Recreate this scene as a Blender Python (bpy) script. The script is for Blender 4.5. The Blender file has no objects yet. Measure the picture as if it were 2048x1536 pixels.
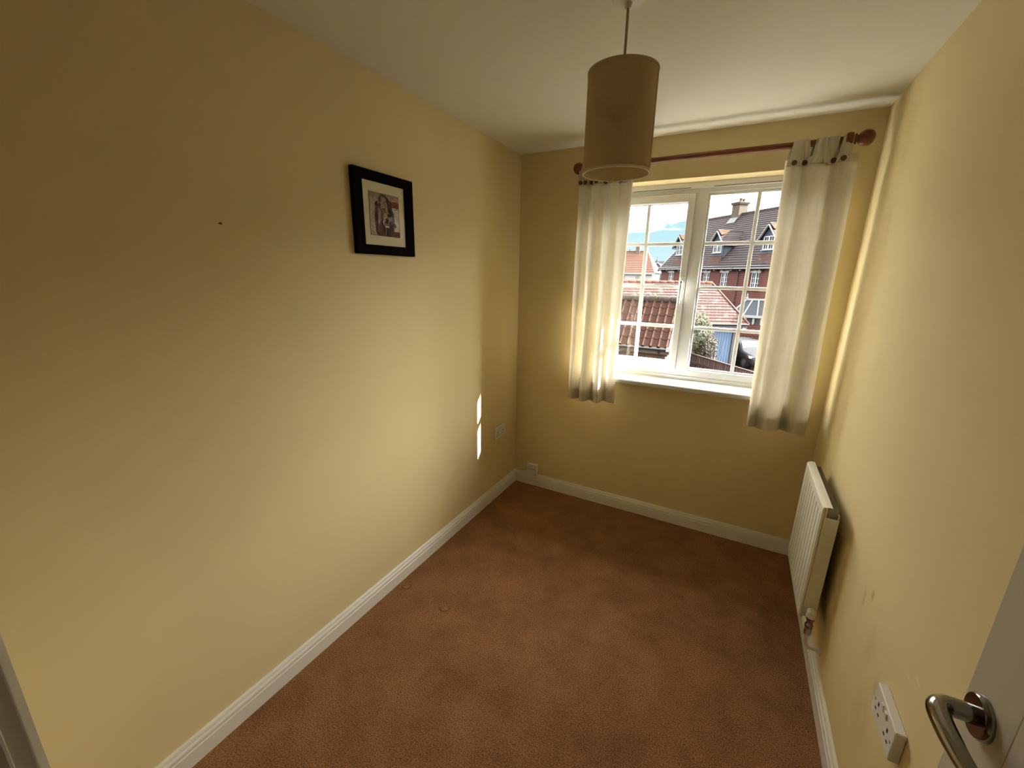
import bpy, math, random
import numpy as np
from mathutils import Vector, Matrix
random.seed(7); rng = np.random.RandomState(7)
S = bpy.context.scene
COL = S.collection

# ------------------------------------------------------------------ camera
cam = bpy.data.cameras.new('camera'); camo = bpy.data.objects.new('camera', cam); COL.objects.link(camo)
cam.sensor_width = 36; cam.lens = 824.12 / 2048 * 36; cam.clip_start = .02; cam.clip_end = 500
R_ = Vector((0.87865372, 0.47714797, 0.01724688)); U_ = Vector((-0.13736698, 0.21803223, 0.96622578)); F_ = Vector((-0.4572723, 0.85134703, -0.2571192))
camo.matrix_world = Matrix(((R_.x, U_.x, -F_.x, 1.3977), (R_.y, U_.y, -F_.y, -2.6768), (R_.z, U_.z, -F_.z, 1.5955), (0, 0, 0, 1)))
S.camera = camo

# ------------------------------------------------------------------ sky
CLOUD = 14.0; GLOW = 4.0
w = bpy.data.worlds.new('sky'); S.world = w; w.use_nodes = True
nt = w.node_tree; nt.nodes.clear()
def N(t, **k):
    n = nt.nodes.new(t)
    for a, b in k.items(): setattr(n, a, b)
    return n
def L(a, b): nt.links.new(a, b)
tc = N('ShaderNodeTexCoord'); sp = N('ShaderNodeSeparateXYZ'); L(tc.outputs['Generated'], sp.inputs[0])
mp = N('ShaderNodeMapping'); mp.inputs['Scale'].default_value = (2.6, 2.6, 15); mp.inputs['Location'].default_value = (3.1, 1.7, .35)
L(tc.outputs['Generated'], mp.inputs[0])
no = N('ShaderNodeTexNoise'); no.inputs['Scale'].default_value = 1.5; no.inputs['Detail'].default_value = 7; no.inputs['Roughness'].default_value = .62
L(mp.outputs[0], no.inputs['Vector'])
el = N('ShaderNodeMapRange'); el.inputs[1].default_value = .065; el.inputs[2].default_value = .10; el.inputs[3].default_value = -.34; el.inputs[4].default_value = -.015
L(sp.outputs['Z'], el.inputs[0])
el2 = N('ShaderNodeMapRange'); el2.inputs[1].default_value = .118; el2.inputs[2].default_value = .205; el2.inputs[3].default_value = 0; el2.inputs[4].default_value = .24
L(sp.outputs['Z'], el2.inputs[0])
ad0 = N('ShaderNodeMath', operation='ADD'); L(el.outputs[0], ad0.inputs[0]); L(el2.outputs[0], ad0.inputs[1])
ad = N('ShaderNodeMath', operation='ADD'); L(no.outputs[0], ad.inputs[0]); L(ad0.outputs[0], ad.inputs[1])
cv = N('ShaderNodeMapRange', interpolation_type='SMOOTHSTEP'); cv.inputs[1].default_value = .48; cv.inputs[2].default_value = .64
L(ad.outputs[0], cv.inputs[0])
hz = N('ShaderNodeMapRange'); hz.inputs[1].default_value = 0; hz.inputs[2].default_value = .12; L(sp.outputs['Z'], hz.inputs[0])
bl = N('ShaderNodeMixRGB'); bl.inputs[1].default_value = (.72, .92, .95, 1); bl.inputs[2].default_value = (.47, .82, .90, 1); L(hz.outputs[0], bl.inputs[0])
mx = N('ShaderNodeMixRGB'); L(cv.outputs[0], mx.inputs[0]); L(bl.outputs[0], mx.inputs[1]); mx.inputs[2].default_value = (CLOUD * 1.0, CLOUD * .98, CLOUD * .93, 1)
# thin cloud scatters more light around the sun
SUN = Vector((1, .51, .667)).normalized()
dt = N('ShaderNodeVectorMath', operation='DOT_PRODUCT'); L(tc.outputs['Generated'], dt.inputs[0]); dt.inputs[1].default_value = SUN
mxm = N('ShaderNodeMath', operation='MAXIMUM'); L(dt.outputs['Value'], mxm.inputs[0]); mxm.inputs[1].default_value = 0
pw = N('ShaderNodeMath', operation='POWER'); L(mxm.outputs[0], pw.inputs[0]); pw.inputs[1].default_value = 5
ga_ = N('ShaderNodeMath', operation='MULTIPLY_ADD'); L(pw.outputs[0], ga_.inputs[0]); ga_.inputs[1].default_value = GLOW; ga_.inputs[2].default_value = 1
bg = N('ShaderNodeBackground'); L(mx.outputs[0], bg.inputs[0]); L(ga_.outputs[0], bg.inputs[1])
ou = N('ShaderNodeOutputWorld'); L(bg.outputs[0], ou.inputs[0])

# ------------------------------------------------------------------ sun
sun = bpy.data.lights.new('sun', 'SUN'); sun.energy = 72; sun.angle = math.radians(.53); sun.color = (1, .96, .88)
suno = bpy.data.objects.new('sun', sun); COL.objects.link(suno); suno.location = (20, 10, 12)
suno.rotation_euler = Vector((-1, -.51, -.667)).to_track_quat('-Z', 'Y').to_euler()
# daylight portal in the window opening (guides sampling only, gives off nothing)
po = bpy.data.lights.new('window_portal', 'AREA'); po.shape = 'RECTANGLE'; po.size = 1.22; po.size_y = 1.18; po.cycles.is_portal = True
poo = bpy.data.objects.new('window_portal', po); COL.objects.link(poo); poo.location = (1.117, .345, 1.54); poo.rotation_euler = (math.radians(-90), 0, 0)

vs = S.view_settings; vs.view_transform = 'Standard'; vs.look = 'None'; vs.gamma = 1; vs.use_curve_mapping = False; vs.exposure = 0.12
S.cycles.max_bounces = 8; S.cycles.diffuse_bounces = 4; S.cycles.glossy_bounces = 3; S.cycles.transparent_max_bounces = 12
S.cycles.use_light_tree = False; S.cycles.use_adaptive_sampling = True; S.cycles.adaptive_threshold = .04
S.cycles.sample_clamp_indirect = 20; S.cycles.use_denoising = True

# ------------------------------------------------------------------ materials
def mat(name, col, rough=.6, spec=.3, metal=0, var=0, vscale=8, col2=None, bump=0, bscale=200, detail=3, translucent=0, coord='Object', stretch=None, coat=0):
    m = bpy.data.materials.new(name); m.use_nodes = True
    t = m.node_tree; b = t.nodes['Principled BSDF']
    b.inputs['Roughness'].default_value = rough; b.inputs['Metallic'].default_value = metal
    b.inputs['Specular IOR Level'].default_value = spec; b.inputs['Coat Weight'].default_value = coat
    b.inputs['Base Color'].default_value = (*col, 1)
    t2 = None
    def vec(scale):
        c = t.nodes.new('ShaderNodeTexCoord'); o = c.outputs[coord]
        if stretch:
            k = t.nodes.new('ShaderNodeMapping'); k.inputs['Scale'].default_value = stretch; t.links.new(o, k.inputs[0]); o = k.outputs[0]
        n = t.nodes.new('ShaderNodeTexNoise'); n.inputs['Scale'].default_value = scale; n.inputs['Detail'].default_value = detail
        t.links.new(o, n.inputs['Vector']); return n
    if var or col2:
        n = vec(vscale); r = t.nodes.new('ShaderNodeMapRange'); r.inputs[1].default_value = .3; r.inputs[2].default_value = .7; t.links.new(n.outputs[0], r.inputs[0])
        x = t.nodes.new('ShaderNodeMixRGB'); t.links.new(r.outputs[0], x.inputs[0])
        c2 = col2 or tuple(c * (1 - var) for c in col)
        x.inputs[1].default_value = (*col, 1); x.inputs[2].default_value = (*c2, 1)
        t.links.new(x.outputs[0], b.inputs['Base Color']); t2 = x
    if bump:
        n = vec(bscale); u = t.nodes.new('ShaderNodeBump'); u.inputs['Strength'].default_value = bump; u.inputs['Distance'].default_value = .004
        t.links.new(n.outputs[0], u.inputs['Height']); t.links.new(u.outputs[0], b.inputs['Normal'])
    if translucent:
        tr = t.nodes.new('ShaderNodeBsdfTranslucent'); tr.inputs[0].default_value = (*col, 1)
        if t2: t.links.new(t2.outputs[0], tr.inputs[0])
        ms = t.nodes.new('ShaderNodeMixShader'); ms.inputs[0].default_value = translucent
        t.links.new(b.outputs[0], ms.inputs[1]); t.links.new(tr.outputs[0], ms.inputs[2]); t.links.new(ms.outputs[0], t.nodes['Material Output'].inputs[0])
    return m
def glass_mat(name, tint=(1, 1, 1), refl=1.0):
    m = bpy.data.materials.new(name); m.use_nodes = True; t = m.node_tree; t.nodes.clear()
    a = t.nodes.new('ShaderNodeBsdfTransparent'); a.inputs[0].default_value = (*tint, 1)
    g = t.nodes.new('ShaderNodeBsdfGlossy'); g.inputs['Roughness'].default_value = .0
    f = t.nodes.new('ShaderNodeFresnel'); f.inputs[0].default_value = 1.5
    k = t.nodes.new('ShaderNodeMath'); k.operation = 'MULTIPLY'; k.inputs[1].default_value = refl; t.links.new(f.outputs[0], k.inputs[0])
    x = t.nodes.new('ShaderNodeMixShader'); t.links.new(k.outputs[0], x.inputs[0]); t.links.new(a.outputs[0], x.inputs[1]); t.links.new(g.outputs[0], x.inputs[2])
    o = t.nodes.new('ShaderNodeOutputMaterial'); t.links.new(x.outputs[0], o.inputs[0]); return m
def brick_mat(name, c1, c2, mortar, bw, bh, ms=.012, vecmode='xz', rough=.85, bumpk=.4, noise=None):
    m = bpy.data.materials.new(name); m.use_nodes = True; t = m.node_tree; b = t.nodes['Principled BSDF']; b.inputs['Roughness'].default_value = rough; b.inputs['Specular IOR Level'].default_value = .15
    c = t.nodes.new('ShaderNodeTexCoord'); s = t.nodes.new('ShaderNodeSeparateXYZ'); t.links.new(c.outputs['Object'], s.inputs[0])
    k = t.nodes.new('ShaderNodeCombineXYZ')
    if vecmode == 'xz':
        ax = t.nodes.new('ShaderNodeMath'); ax.operation = 'ADD'; t.links.new(s.outputs['X'], ax.inputs[0]); t.links.new(s.outputs['Y'], ax.inputs[1]); t.links.new(ax.outputs[0], k.inputs[0])
        t.links.new(s.outputs['Z'], k.inputs[1])
    else:
        ml = t.nodes.new('ShaderNodeMath'); ml.operation = 'MULTIPLY'; ml.inputs[1].default_value = 1.38; t.links.new(s.outputs['Z'], ml.inputs[0])
        t.links.new(s.outputs['X'], k.inputs[0]); t.links.new(ml.outputs[0], k.inputs[1])
    br = t.nodes.new('ShaderNodeTexBrick'); t.links.new(k.outputs[0], br.inputs['Vector'])
    for i, v in (('Color1', (*c1, 1)), ('Color2', (*c2, 1)), ('Mortar', (*mortar, 1)), ('Scale', 1), ('Mortar Size', ms), ('Brick Width', bw), ('Row Height', bh)): br.inputs[i].default_value = v
    last = br.outputs[0]
    if noise:
        n = t.nodes.new('ShaderNodeTexNoise'); n.inputs['Scale'].default_value = noise[0]; n.inputs['Detail'].default_value = 4; t.links.new(c.outputs['Object'], n.inputs['Vector'])
        r = t.nodes.new('ShaderNodeMapRange'); r.inputs[1].default_value = noise[1]; r.inputs[2].default_value = noise[2]; t.links.new(n.outputs[0], r.inputs[0])
        x = t.nodes.new('ShaderNodeMixRGB'); t.links.new(r.outputs[0], x.inputs[0]); t.links.new(last, x.inputs[1]); x.inputs[2].default_value = (*noise[3], 1); last = x.outputs[0]
    t.links.new(last, b.inputs['Base Color']); return m

WALLC = (.76, .63, .345)
def wall_material(name, stains=()):
    m = mat(name, WALLC, rough=.85, spec=.15, var=.05, vscale=2.2, detail=2)
    t = m.node_tree; b = t.nodes['Principled BSDF']; last = b.inputs['Base Color'].links[0].from_socket
    c = t.nodes.new('ShaderNodeTexCoord')
    for (cx, cy, cz, rx, ry, rz, colr, amt) in stains:
        s1 = t.nodes.new('ShaderNodeVectorMath'); s1.operation = 'SUBTRACT'; t.links.new(c.outputs['Object'], s1.inputs[0]); s1.inputs[1].default_value = (cx, cy, cz)
        s2 = t.nodes.new('ShaderNodeVectorMath'); s2.operation = 'DIVIDE'; t.links.new(s1.outputs[0], s2.inputs[0]); s2.inputs[1].default_value = (rx, ry, rz)
        s3 = t.nodes.new('ShaderNodeVectorMath'); s3.operation = 'LENGTH'; t.links.new(s2.outputs[0], s3.inputs[0])
        r = t.nodes.new('ShaderNodeMapRange'); r.interpolation_type = 'SMOOTHSTEP'; r.inputs[1].default_value = .2; r.inputs[2].default_value = 1; r.inputs[3].default_value = amt; r.inputs[4].default_value = 0
        t.links.new(s3.outputs['Value'], r.inputs[0])
        n = t.nodes.new('ShaderNodeTexNoise'); n.inputs['Scale'].default_value = 30; t.links.new(c.outputs['Object'], n.inputs['Vector'])
        q = t.nodes.new('ShaderNodeMath'); q.operation = 'MULTIPLY'; t.links.new(r.outputs[0], q.inputs[0]); t.links.new(n.outputs[0], q.inputs[1])
        x = t.nodes.new('ShaderNodeMixRGB'); t.links.new(q.outputs[0], x.inputs[0]); t.links.new(last, x.inputs[1]); x.inputs[2].default_value = (*colr, 1); last = x.outputs[0]
    t.links.new(last, b.inputs['Base Color']); return m
M = {}
M['wall'] = wall_material('cream_wall_paint')
M['wall_r'] = wall_material('cream_wall_paint_scuffed', [(1.879, -1.165, .615, .2, .018, .045, (.30, .21, .11), .75), (1.879, -1.222, .668, .2, .016, .03, (.30, .21, .11), .75), (1.879, -1.30, .55, .2, .05, .10, (.46, .36, .20), .4), (1.879, -1.40, .50, .2, .025, .06, (.42, .32, .18), .55), (1.879, -1.36, .35, .2, .10, .16, (.48, .38, .22), .4), (1.879, -1.53, .676, .2, .022, .006, (.95, .85, .62), .7), (1.879, -1.575, .705, .2, .022, .006, (.95, .85, .62), .7)])
M['ceil'] = mat('white_ceiling_paint', (.76, .73, .60), .9, .1)
M['gloss'] = mat('white_gloss_paint', (.78, .75, .66), .35, .4)
M['door'] = mat('white_door_paint', (.60, .56, .47), .45, .35, bump=.04, bscale=90)
M['upvc'] = mat('white_plastic_frame', (.74, .76, .78), .28, .5)
M['sill'] = mat('white_sill_paint', (.66, .66, .64), .35, .4)
M['plastic'] = mat('white_socket_plastic', (.74, .71, .66), .4, .4)
M['dark'] = mat('dark_slot', (.03, .025, .02), .7)
M['rad'] = mat('white_radiator_enamel', (.80, .77, .66), .35, .45)
M['fin'] = mat('radiator_fin_steel', (.35, .32, .27), .5, .4, metal=.3)
M['chrome'] = mat('polished_chrome', (.30, .29, .28), .14, .5, metal=1)
M['brass'] = mat('dull_nickel', (.42, .37, .30), .3, .5, metal=1)
M['pole'] = mat('stained_pine', (.20, .058, .018), .4, .35, col2=(.13, .036, .011), vscale=4, stretch=(1, 20, 20), detail=5)
M['curtain'] = mat('cream_cotton', (.70, .64, .49), .9, .05, var=.07, vscale=60, translucent=.20, bump=.2, bscale=700, stretch=(1, 1, .25))
M['button'] = mat('dark_wood_button', (.10, .045, .02), .45, .4)
M['shade'] = mat('beige_linen_shade', (.70, .56, .37), .9, .05, var=.10, vscale=300, translucent=.3, bump=.25, bscale=600)
M['shade_in'] = mat('shade_lining', (.80, .68, .40), .8, .1, translucent=.2)
M['rim'] = mat('shade_rim_tape', (.75, .66, .48), .8, .1)
M['cord'] = mat('cream_flex', (.45, .34, .18), .6, .2)
M['frame'] = mat('black_frame', (.004, .003, .0025), .7, .03)
M['mount'] = mat('cream_mount_board', (.72, .64, .44), .9, .1)
M['glass'] = glass_mat('window_glass', (.985, .99, .985), 1.0)
M['pglass'] = glass_mat('picture_glass', (1, 1, 1), .05)
M['handle'] = mat('white_handle_plastic', (.80, .79, .74), .3, .5)
def carpet_material():
    m = bpy.data.materials.new('brown_carpet'); m.use_nodes = True; t = m.node_tree; b = t.nodes['Principled BSDF']
    b.inputs['Roughness'].default_value = 1; b.inputs['Specular IOR Level'].default_value = .05
    b.inputs['Sheen Weight'].default_value = .12; b.inputs['Sheen Roughness'].default_value = .6; b.inputs['Sheen Tint'].default_value = (.6, .42, .28, 1)
    c = t.nodes.new('ShaderNodeTexCoord')
    def nz(s, d): n = t.nodes.new('ShaderNodeTexNoise'); n.inputs['Scale'].default_value = s; n.inputs['Detail'].default_value = d; n.inputs['Roughness'].default_value = .65; t.links.new(c.outputs['Object'], n.inputs['Vector']); return n
    def mr(n, a, bb, lo, hi): r = t.nodes.new('ShaderNodeMapRange'); r.inputs[1].default_value = a; r.inputs[2].default_value = bb; r.inputs[3].default_value = lo; r.inputs[4].default_value = hi; t.links.new(n.outputs[0], r.inputs[0]); return r
    fine = nz(190, 4); mid = nz(6, 4); 
    x = t.nodes.new('ShaderNodeMixRGB'); x.inputs[1].default_value = (.13, .055, .020, 1); x.inputs[2].default_value = (.50, .25, .115, 1); t.links.new(mr(fine, .32, .68, 0, 1).outputs[0], x.inputs[0])
    y = t.nodes.new('ShaderNodeMixRGB'); y.blend_type = 'MULTIPLY'; y.inputs[0].default_value = 1; t.links.new(x.outputs[0], y.inputs[1])
    g = t.nodes.new('ShaderNodeCombineXYZ'); r2 = mr(mid, .3, .7, .74, 1.12)
    for i in range(3): t.links.new(r2.outputs[0], g.inputs[i])
    t.links.new(g.outputs[0], y.inputs[2]); t.links.new(y.outputs[0], b.inputs['Base Color'])
    u = t.nodes.new('ShaderNodeBump'); u.inputs['Strength'].default_value = .9; u.inputs['Distance'].default_value = .006
    f2 = nz(260, 3); t.links.new(f2.outputs[0], u.inputs['Height']); t.links.new(u.outputs[0], b.inputs['Normal']); return m
M['carpet'] = carpet_material()
# outdoors
M['brick'] = brick_mat('red_brick', (.055, .010, .008), (.040, .008, .007), (.085, .050, .042), .225, .15, .014)
M['brick_o'] = brick_mat('orange_brick', (.085, .035, .016), (.065, .025, .012), (.09, .06, .04), .225, .075, .01)
M['roof_main'] = brick_mat('plum_roof_tiles', (.026, .017, .019), (.020, .013, .015), (.009, .006, .007), .17, .26, .03, 'slope', noise=(2.2, .60, .75, (.05, .04, .04)))
M['roof_gar'] = brick_mat('pink_brown_roof_tiles', (.085, .033, .026), (.068, .026, .022), (.030, .012, .010), .20, .25, .03, 'slope', noise=(3.0, .56, .70, (.15, .10, .085)))
M['roof_white'] = brick_mat('terracotta_roof_tiles', (.12, .055, .035), (.10, .045, .03), (.07, .03, .02), .3, .30, .04, 'slope')
M['ridge'] = mat('ridge_tile_clay', (.085, .036, .024), .85, .1, col2=(.05, .024, .018), vscale=6)
M['ridge_old'] = mat('mossy_ridge_tile', (.055, .040, .034), .9, .1, col2=(.03, .025, .022), vscale=9)
M['ridge_or_sunlit'] = mat('orange_ridge_and_sunlit_tile', (.11, .045, .018), .85, .1, col2=(.08, .032, .014), vscale=8)  # garage end ridge tile; also the sunlight painted on the dormers' right slopes
M['pantile'] = mat('brown_red_pantile', (.050, .021, .014), .85, .06, col2=(.030, .015, .012), vscale=7)
M['owhite'] = mat('outdoor_white_paint', (.15, .15, .155), .6, .2)
M['wframe'] = mat('white_window_frame_paint', (.15, .15, .155), .6, .2)
M['render'] = mat('white_render', (.14, .138, .13), .9, .1)
M['stone'] = mat('pale_stone_lintel', (.085, .08, .078), .85, .1)
M['clad'] = mat('blue_grey_cladding', (.038, .052, .080), .7, .2)
M['cheek'] = mat('grey_lead_flashing', (.045, .055, .07), .6, .3)
M['opane'] = mat('dark_window_pane', (.025, .032, .038), .08, .6)
M['greyr'] = mat('grey_render', (.075, .078, .082), .9, .1)
M['slate'] = mat('dark_slate', (.020, .021, .030), .8, .15)
M['chim'] = mat('buff_chimney_brick', (.10, .08, .065), .9, .1, var=.3, vscale=5)
M['blue'] = mat('pale_blue_door_paint', (.056, .086, .140), .6, .2)
M['post'] = mat('cream_garage_post', (.12, .09, .075), .8, .1)
M['fascia'] = mat('grey_fascia', (.075, .075, .082), .6, .2)
M['gutter'] = mat('dark_gutter', (.012, .012, .014), .4, .4)
M['pinkwood'] = mat('pinkish_board', (.09, .065, .060), .8, .1)
M['fence'] = mat('weathered_fence_board', (.042, .026, .024), .9, .1, var=.4, vscale=4, stretch=(6, 6, 1))
M['leaf'] = mat('variegated_leaf', (.075, .085, .035), .6, .2, col2=(.13, .13, .075), vscale=9, translucent=.25)
M['leafd'] = mat('dusky_leaf', (.045, .038, .028), .6, .2, col2=(.085, .07, .05), vscale=12, translucent=.2)
M['bark'] = mat('brown_bark', (.03, .02, .014), .9, .1)
M['ground'] = mat('asphalt_ground', (.030, .029, .028), .9, .1, var=.3, vscale=1.5)
M['cglass'] = mat('blue_grey_conservatory_glass', (.022, .034, .050), .5, .1)
M['car'] = mat('silver_blue_car_paint', (.020, .025, .034), .45, .12)
M['tyre'] = mat('black_tyre', (.008, .008, .008), .8, .1)
M['alloy'] = mat('alloy_wheel', (.13, .13, .135), .3, .5, metal=.5)
M['headlamp'] = mat('clear_headlamp', (.12, .10, .08), .1, .6)
M['amber'] = mat('amber_indicator', (.16, .045, .012), .3, .5)
M['lampwhite'] = mat('white_floodlight', (.16, .16, .155), .5, .3)

# surfaces outdoors
def scale_mat(m, k):
    for n in m.node_tree.nodes:
        for i in n.inputs:
            if i.type == 'RGBA' and not i.is_linked and n.type in ('BSDF_PRINCIPLED', 'MIX_RGB', 'TEX_BRICK', 'BSDF_TRANSLUCENT') and 'Tint' not in i.name and 'Emission' not in i.name:
                c = i.default_value; i.default_value = (c[0] * k, c[1] * k, c[2] * k, 1)
for k_ in 'brick brick_o roof_main roof_gar roof_white ridge ridge_old ridge_or_sunlit pantile owhite wframe render stone clad cheek opane greyr slate chim blue post fascia gutter pinkwood fence leaf leafd bark ground cglass car tyre alloy headlamp amber lampwhite'.split():
    scale_mat(M[k_], .45 * {'owhite': 1.9, 'stone': 6.0, 'wframe': 3.6, 'cglass': .6, 'render': 2.6, 'clad': 1.3, 'blue': 1.6, 'fence': 2.2, 'brick': 1.45, 'roof_main': 1.25, 'roof_gar': .85, 'greyr': 1.3}.get(k_, 1))

# ------------------------------------------------------------------ mesh helpers
class MB:
    def __init__(s): s.v = []; s.f = []
    def add(s, vs, fs):
        o = len(s.v); s.v += [tuple(map(float, p)) for p in vs]; s.f += [tuple(i + o for i in f) for f in fs]; return s
    def box(s, x0, y0, z0, x1, y1, z1):
        x0, x1 = sorted((x0, x1)); y0, y1 = sorted((y0, y1)); z0, z1 = sorted((z0, z1))
        return s.add([(x0, y0, z0), (x1, y0, z0), (x1, y1, z0), (x0, y1, z0), (x0, y0, z1), (x1, y0, z1), (x1, y1, z1), (x0, y1, z1)],
                     [(0, 3, 2, 1), (4, 5, 6, 7), (0, 1, 5, 4), (1, 2, 6, 5), (2, 3, 7, 6), (3, 0, 4, 7)])
    def prism(s, poly, axis, a, b):
        f = {'x': lambda p, t: (t, p[0], p[1]), 'y': lambda p, t: (p[0], t, p[1]), 'z': lambda p, t: (p[0], p[1], t)}[axis]
        n = len(poly); vs = [f(p, a) for p in poly] + [f(p, b) for p in poly]
        return s.add(vs, [tuple(range(n))[::-1], tuple(range(n, 2 * n))] + [(i, (i + 1) % n, n + (i + 1) % n, n + i) for i in range(n)])
    def hexa(s, lo, hi):   # two quads, same winding
        return s.add(list(lo) + list(hi), [(3, 2, 1, 0), (4, 5, 6, 7)] + [(i, (i + 1) % 4, 4 + (i + 1) % 4, 4 + i) for i in range(4)])
    def bar(s, a, b, w, h=None, up=(0, 0, 1)):
        a = Vector(a); b = Vector(b); h = h or w; d = (b - a).normalized(); sd = d.cross(Vector(up))
        if sd.length < 1e-4: sd = d.cross(Vector((0, 1, 0)))
        sd.normalize(); u = sd.cross(d)
        q = [sd * (x * w / 2) + u * (y * h / 2) for x, y in ((-1, -1), (1, -1), (1, 1), (-1, 1))]
        return s.hexa([a + k for k in q], [b + k for k in q])
    def tube(s, pts, r, seg=12, flat=1.0):
        pts = [Vector(p) for p in pts]; n = len(pts); rr = r if hasattr(r, '__len__') else [r] * n
        vs = []; prev = None
        for i, p in enumerate(pts):
            d = (pts[min(i + 1, n - 1)] - pts[max(i - 1, 0)]).normalized()
            if prev is None: sd = d.orthogonal().normalized()
            else: sd = (prev - d * prev.dot(d)).normalized()
            prev = sd; u = d.cross(sd)
            for k in range(seg):
                a = 2 * math.pi * k / seg; vs.append(p + (sd * math.cos(a) + u * math.sin(a) * flat) * rr[i])
        fs = [(i * seg + k, i * seg + (k + 1) % seg, (i + 1) * seg + (k + 1) % seg, (i + 1) * seg + k) for i in range(n - 1) for k in range(seg)]
        fs += [tuple(range(seg))[::-1], tuple((n - 1) * seg + k for k in range(seg))]
        return s.add(vs, fs)
    def lathe(s, prof, c=(0, 0, 0), axis='z', seg=24, cap=True):
        c = Vector(c); vs = []
        for r, h in prof:
            for k in range(seg):
                a = 2 * math.pi * k / seg; x, y = r * math.cos(a), r * math.sin(a)
                vs.append(c + Vector({'z': (x, y, h), 'x': (h, x, y), 'y': (y, h, x)}[axis]))
        n = len(prof)
        fs = [(i * seg + k, i * seg + (k + 1) % seg, (i + 1) * seg + (k + 1) % seg, (i + 1) * seg + k) for i in range(n - 1) for k in range(seg)]
        if cap: fs += [tuple(range(seg))[::-1], tuple((n - 1) * seg + k for k in range(seg))]
        return s.add(vs, fs)
    def grid(s, fn, nu, nv):
        return s.add([fn(i / nu, j / nv) for j in range(nv + 1) for i in range(nu + 1)],
                     [(j * (nu + 1) + i, j * (nu + 1) + i + 1, (j + 1) * (nu + 1) + i + 1, (j + 1) * (nu + 1) + i) for j in range(nv) for i in range(nu)])
    def build(s, name, m, parent=None, smooth=False, bevel=0, loc=None, seg=2, label=None, solid=0, pivot=False):
        me = bpy.data.meshes.new(name); me.from_pydata(s.v, [], s.f); me.update()
        if isinstance(m, str): m = M[m]
        me.materials.append(m)
        o = bpy.data.objects.new(name, me); COL.objects.link(o)
        if parent is not None: o.parent = parent
        if loc: o.location = loc
        if pivot:   # move the origin to the middle of the base
            a = np.array(s.v); c = (a.min(0) + a.max(0)) / 2; c[2] = a[:, 2].min()
            me.transform(Matrix.Translation(-Vector(c))); o.location = Vector(c)
        if smooth:
            for q in me.polygons: q.use_smooth = True
            try: me.set_sharp_from_angle(angle=math.radians(40))
            except Exception: pass
        if solid: k = o.modifiers.new('solid', 'SOLIDIFY'); k.thickness = solid
        if bevel:
            k = o.modifiers.new('bevel', 'BEVEL'); k.width = bevel; k.segments = seg; k.limit_method = 'ANGLE'; k.angle_limit = math.radians(35)
        if label: o['label'] = label
        return o
def tag(o, label, cat, group=None):
    o['label'] = label; o['category'] = cat
    if group: o['group'] = group
    return o
def thing(name, label, cat, loc=(0, 0, 0), rz=0, group=None):
    o = bpy.data.objects.new(name, None); COL.objects.link(o); o.location = loc; o.rotation_euler = (0, 0, rz); o.empty_display_size = .1
    return tag(o, label, cat, group)
def struct(o, label=None):
    o['kind'] = 'structure'
    if label: o['label'] = label
    return o
def sroot(name, loc=(0, 0, 0), label=None):
    o = bpy.data.objects.new(name, None); COL.objects.link(o); o.location = loc; o.empty_display_size = .1; return struct(o, label)
def inst(src, name, parent, loc=(0, 0, 0), rot=(0, 0, 0), scale=(1, 1, 1)):
    o = src.copy(); o.name = name; COL.objects.link(o); o.parent = parent; o.location = loc; o.rotation_euler = rot; o.scale = scale; return o
def catmull(pts, n):
    pts = np.array(pts, float); P = np.vstack([2 * pts[0] - pts[1], pts, 2 * pts[-1] - pts[-2]]); out = []
    m = len(pts) - 1
    for i in range(n + 1):
        t = i / n * m; k = min(int(t), m - 1); t -= k; a, b, c, d = P[k:k + 4]
        out.append(.5 * (2 * b + (c - a) * t + (2 * a - 5 * b + 4 * c - d) * t * t + (3 * b - a - 3 * c + d) * t ** 3))
    return np.array(out)

# ------------------------------------------------------------------ room shell
W = 1.879; H = 2.36; YR = -2.66; OX0, OX1, OZ0, OZ1 = .51, 1.725, .955, 2.132; YO = .33
struct(MB().box(-.12, YR - 1.4, -.15, W + .12, YO, 0).build('floor', 'carpet'), 'brown carpet covering the whole floor')
flo = bpy.data.objects['floor']
struct(MB().box(-.12, YR - 1.4, H, W + .12, YO, H + .12).build('ceiling', 'ceil'), 'plain white ceiling')
struct(MB().box(-.12, YR - .10, 0, 0, .0, H).build('wall_left', 'wall'), 'cream painted wall with the lion picture')
struct(MB().box(W, YR - .10, 0, W + .12, .0, H).build('wall_right', 'wall_r'), 'cream painted wall with scuffs behind the radiator and door')
wb = MB()
wb.box(-.12, 0, 0, OX0, YO, H); wb.box(OX1, 0, 0, W + .12, YO, H); wb.box(OX0, 0, 0, OX1, YO, OZ0 - .03); wb.box(OX0, 0, OZ1, OX1, YO, H)
struct(wb.build('wall_back', 'wall'), 'cream painted window wall')
DX0, DX1, DZ = .985, 1.815, 2.03
wr = MB(); wr.box(-.12, YR - .10, 0, DX0, YR, H); wr.box(DX1, YR - .10, 0, W + .12, YR, H); wr.box(DX0, YR - .10, DZ, DX1, YR, H)
struct(wr.build('wall_rear', 'wall'), 'cream painted wall around the doorway')
hw = MB(); hw.box(-.12, YR - 1.5, 0, W + .12, YR - 1.4, H); hw.box(-.22, YR - 1.4, 0, -.12, YR - .1, H); hw.box(W + .12, YR - 1.4, 0, W + .22, YR - .1, H)
struct(hw.build('wall_hall', 'wall'), 'cream landing wall outside the doorway')
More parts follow.
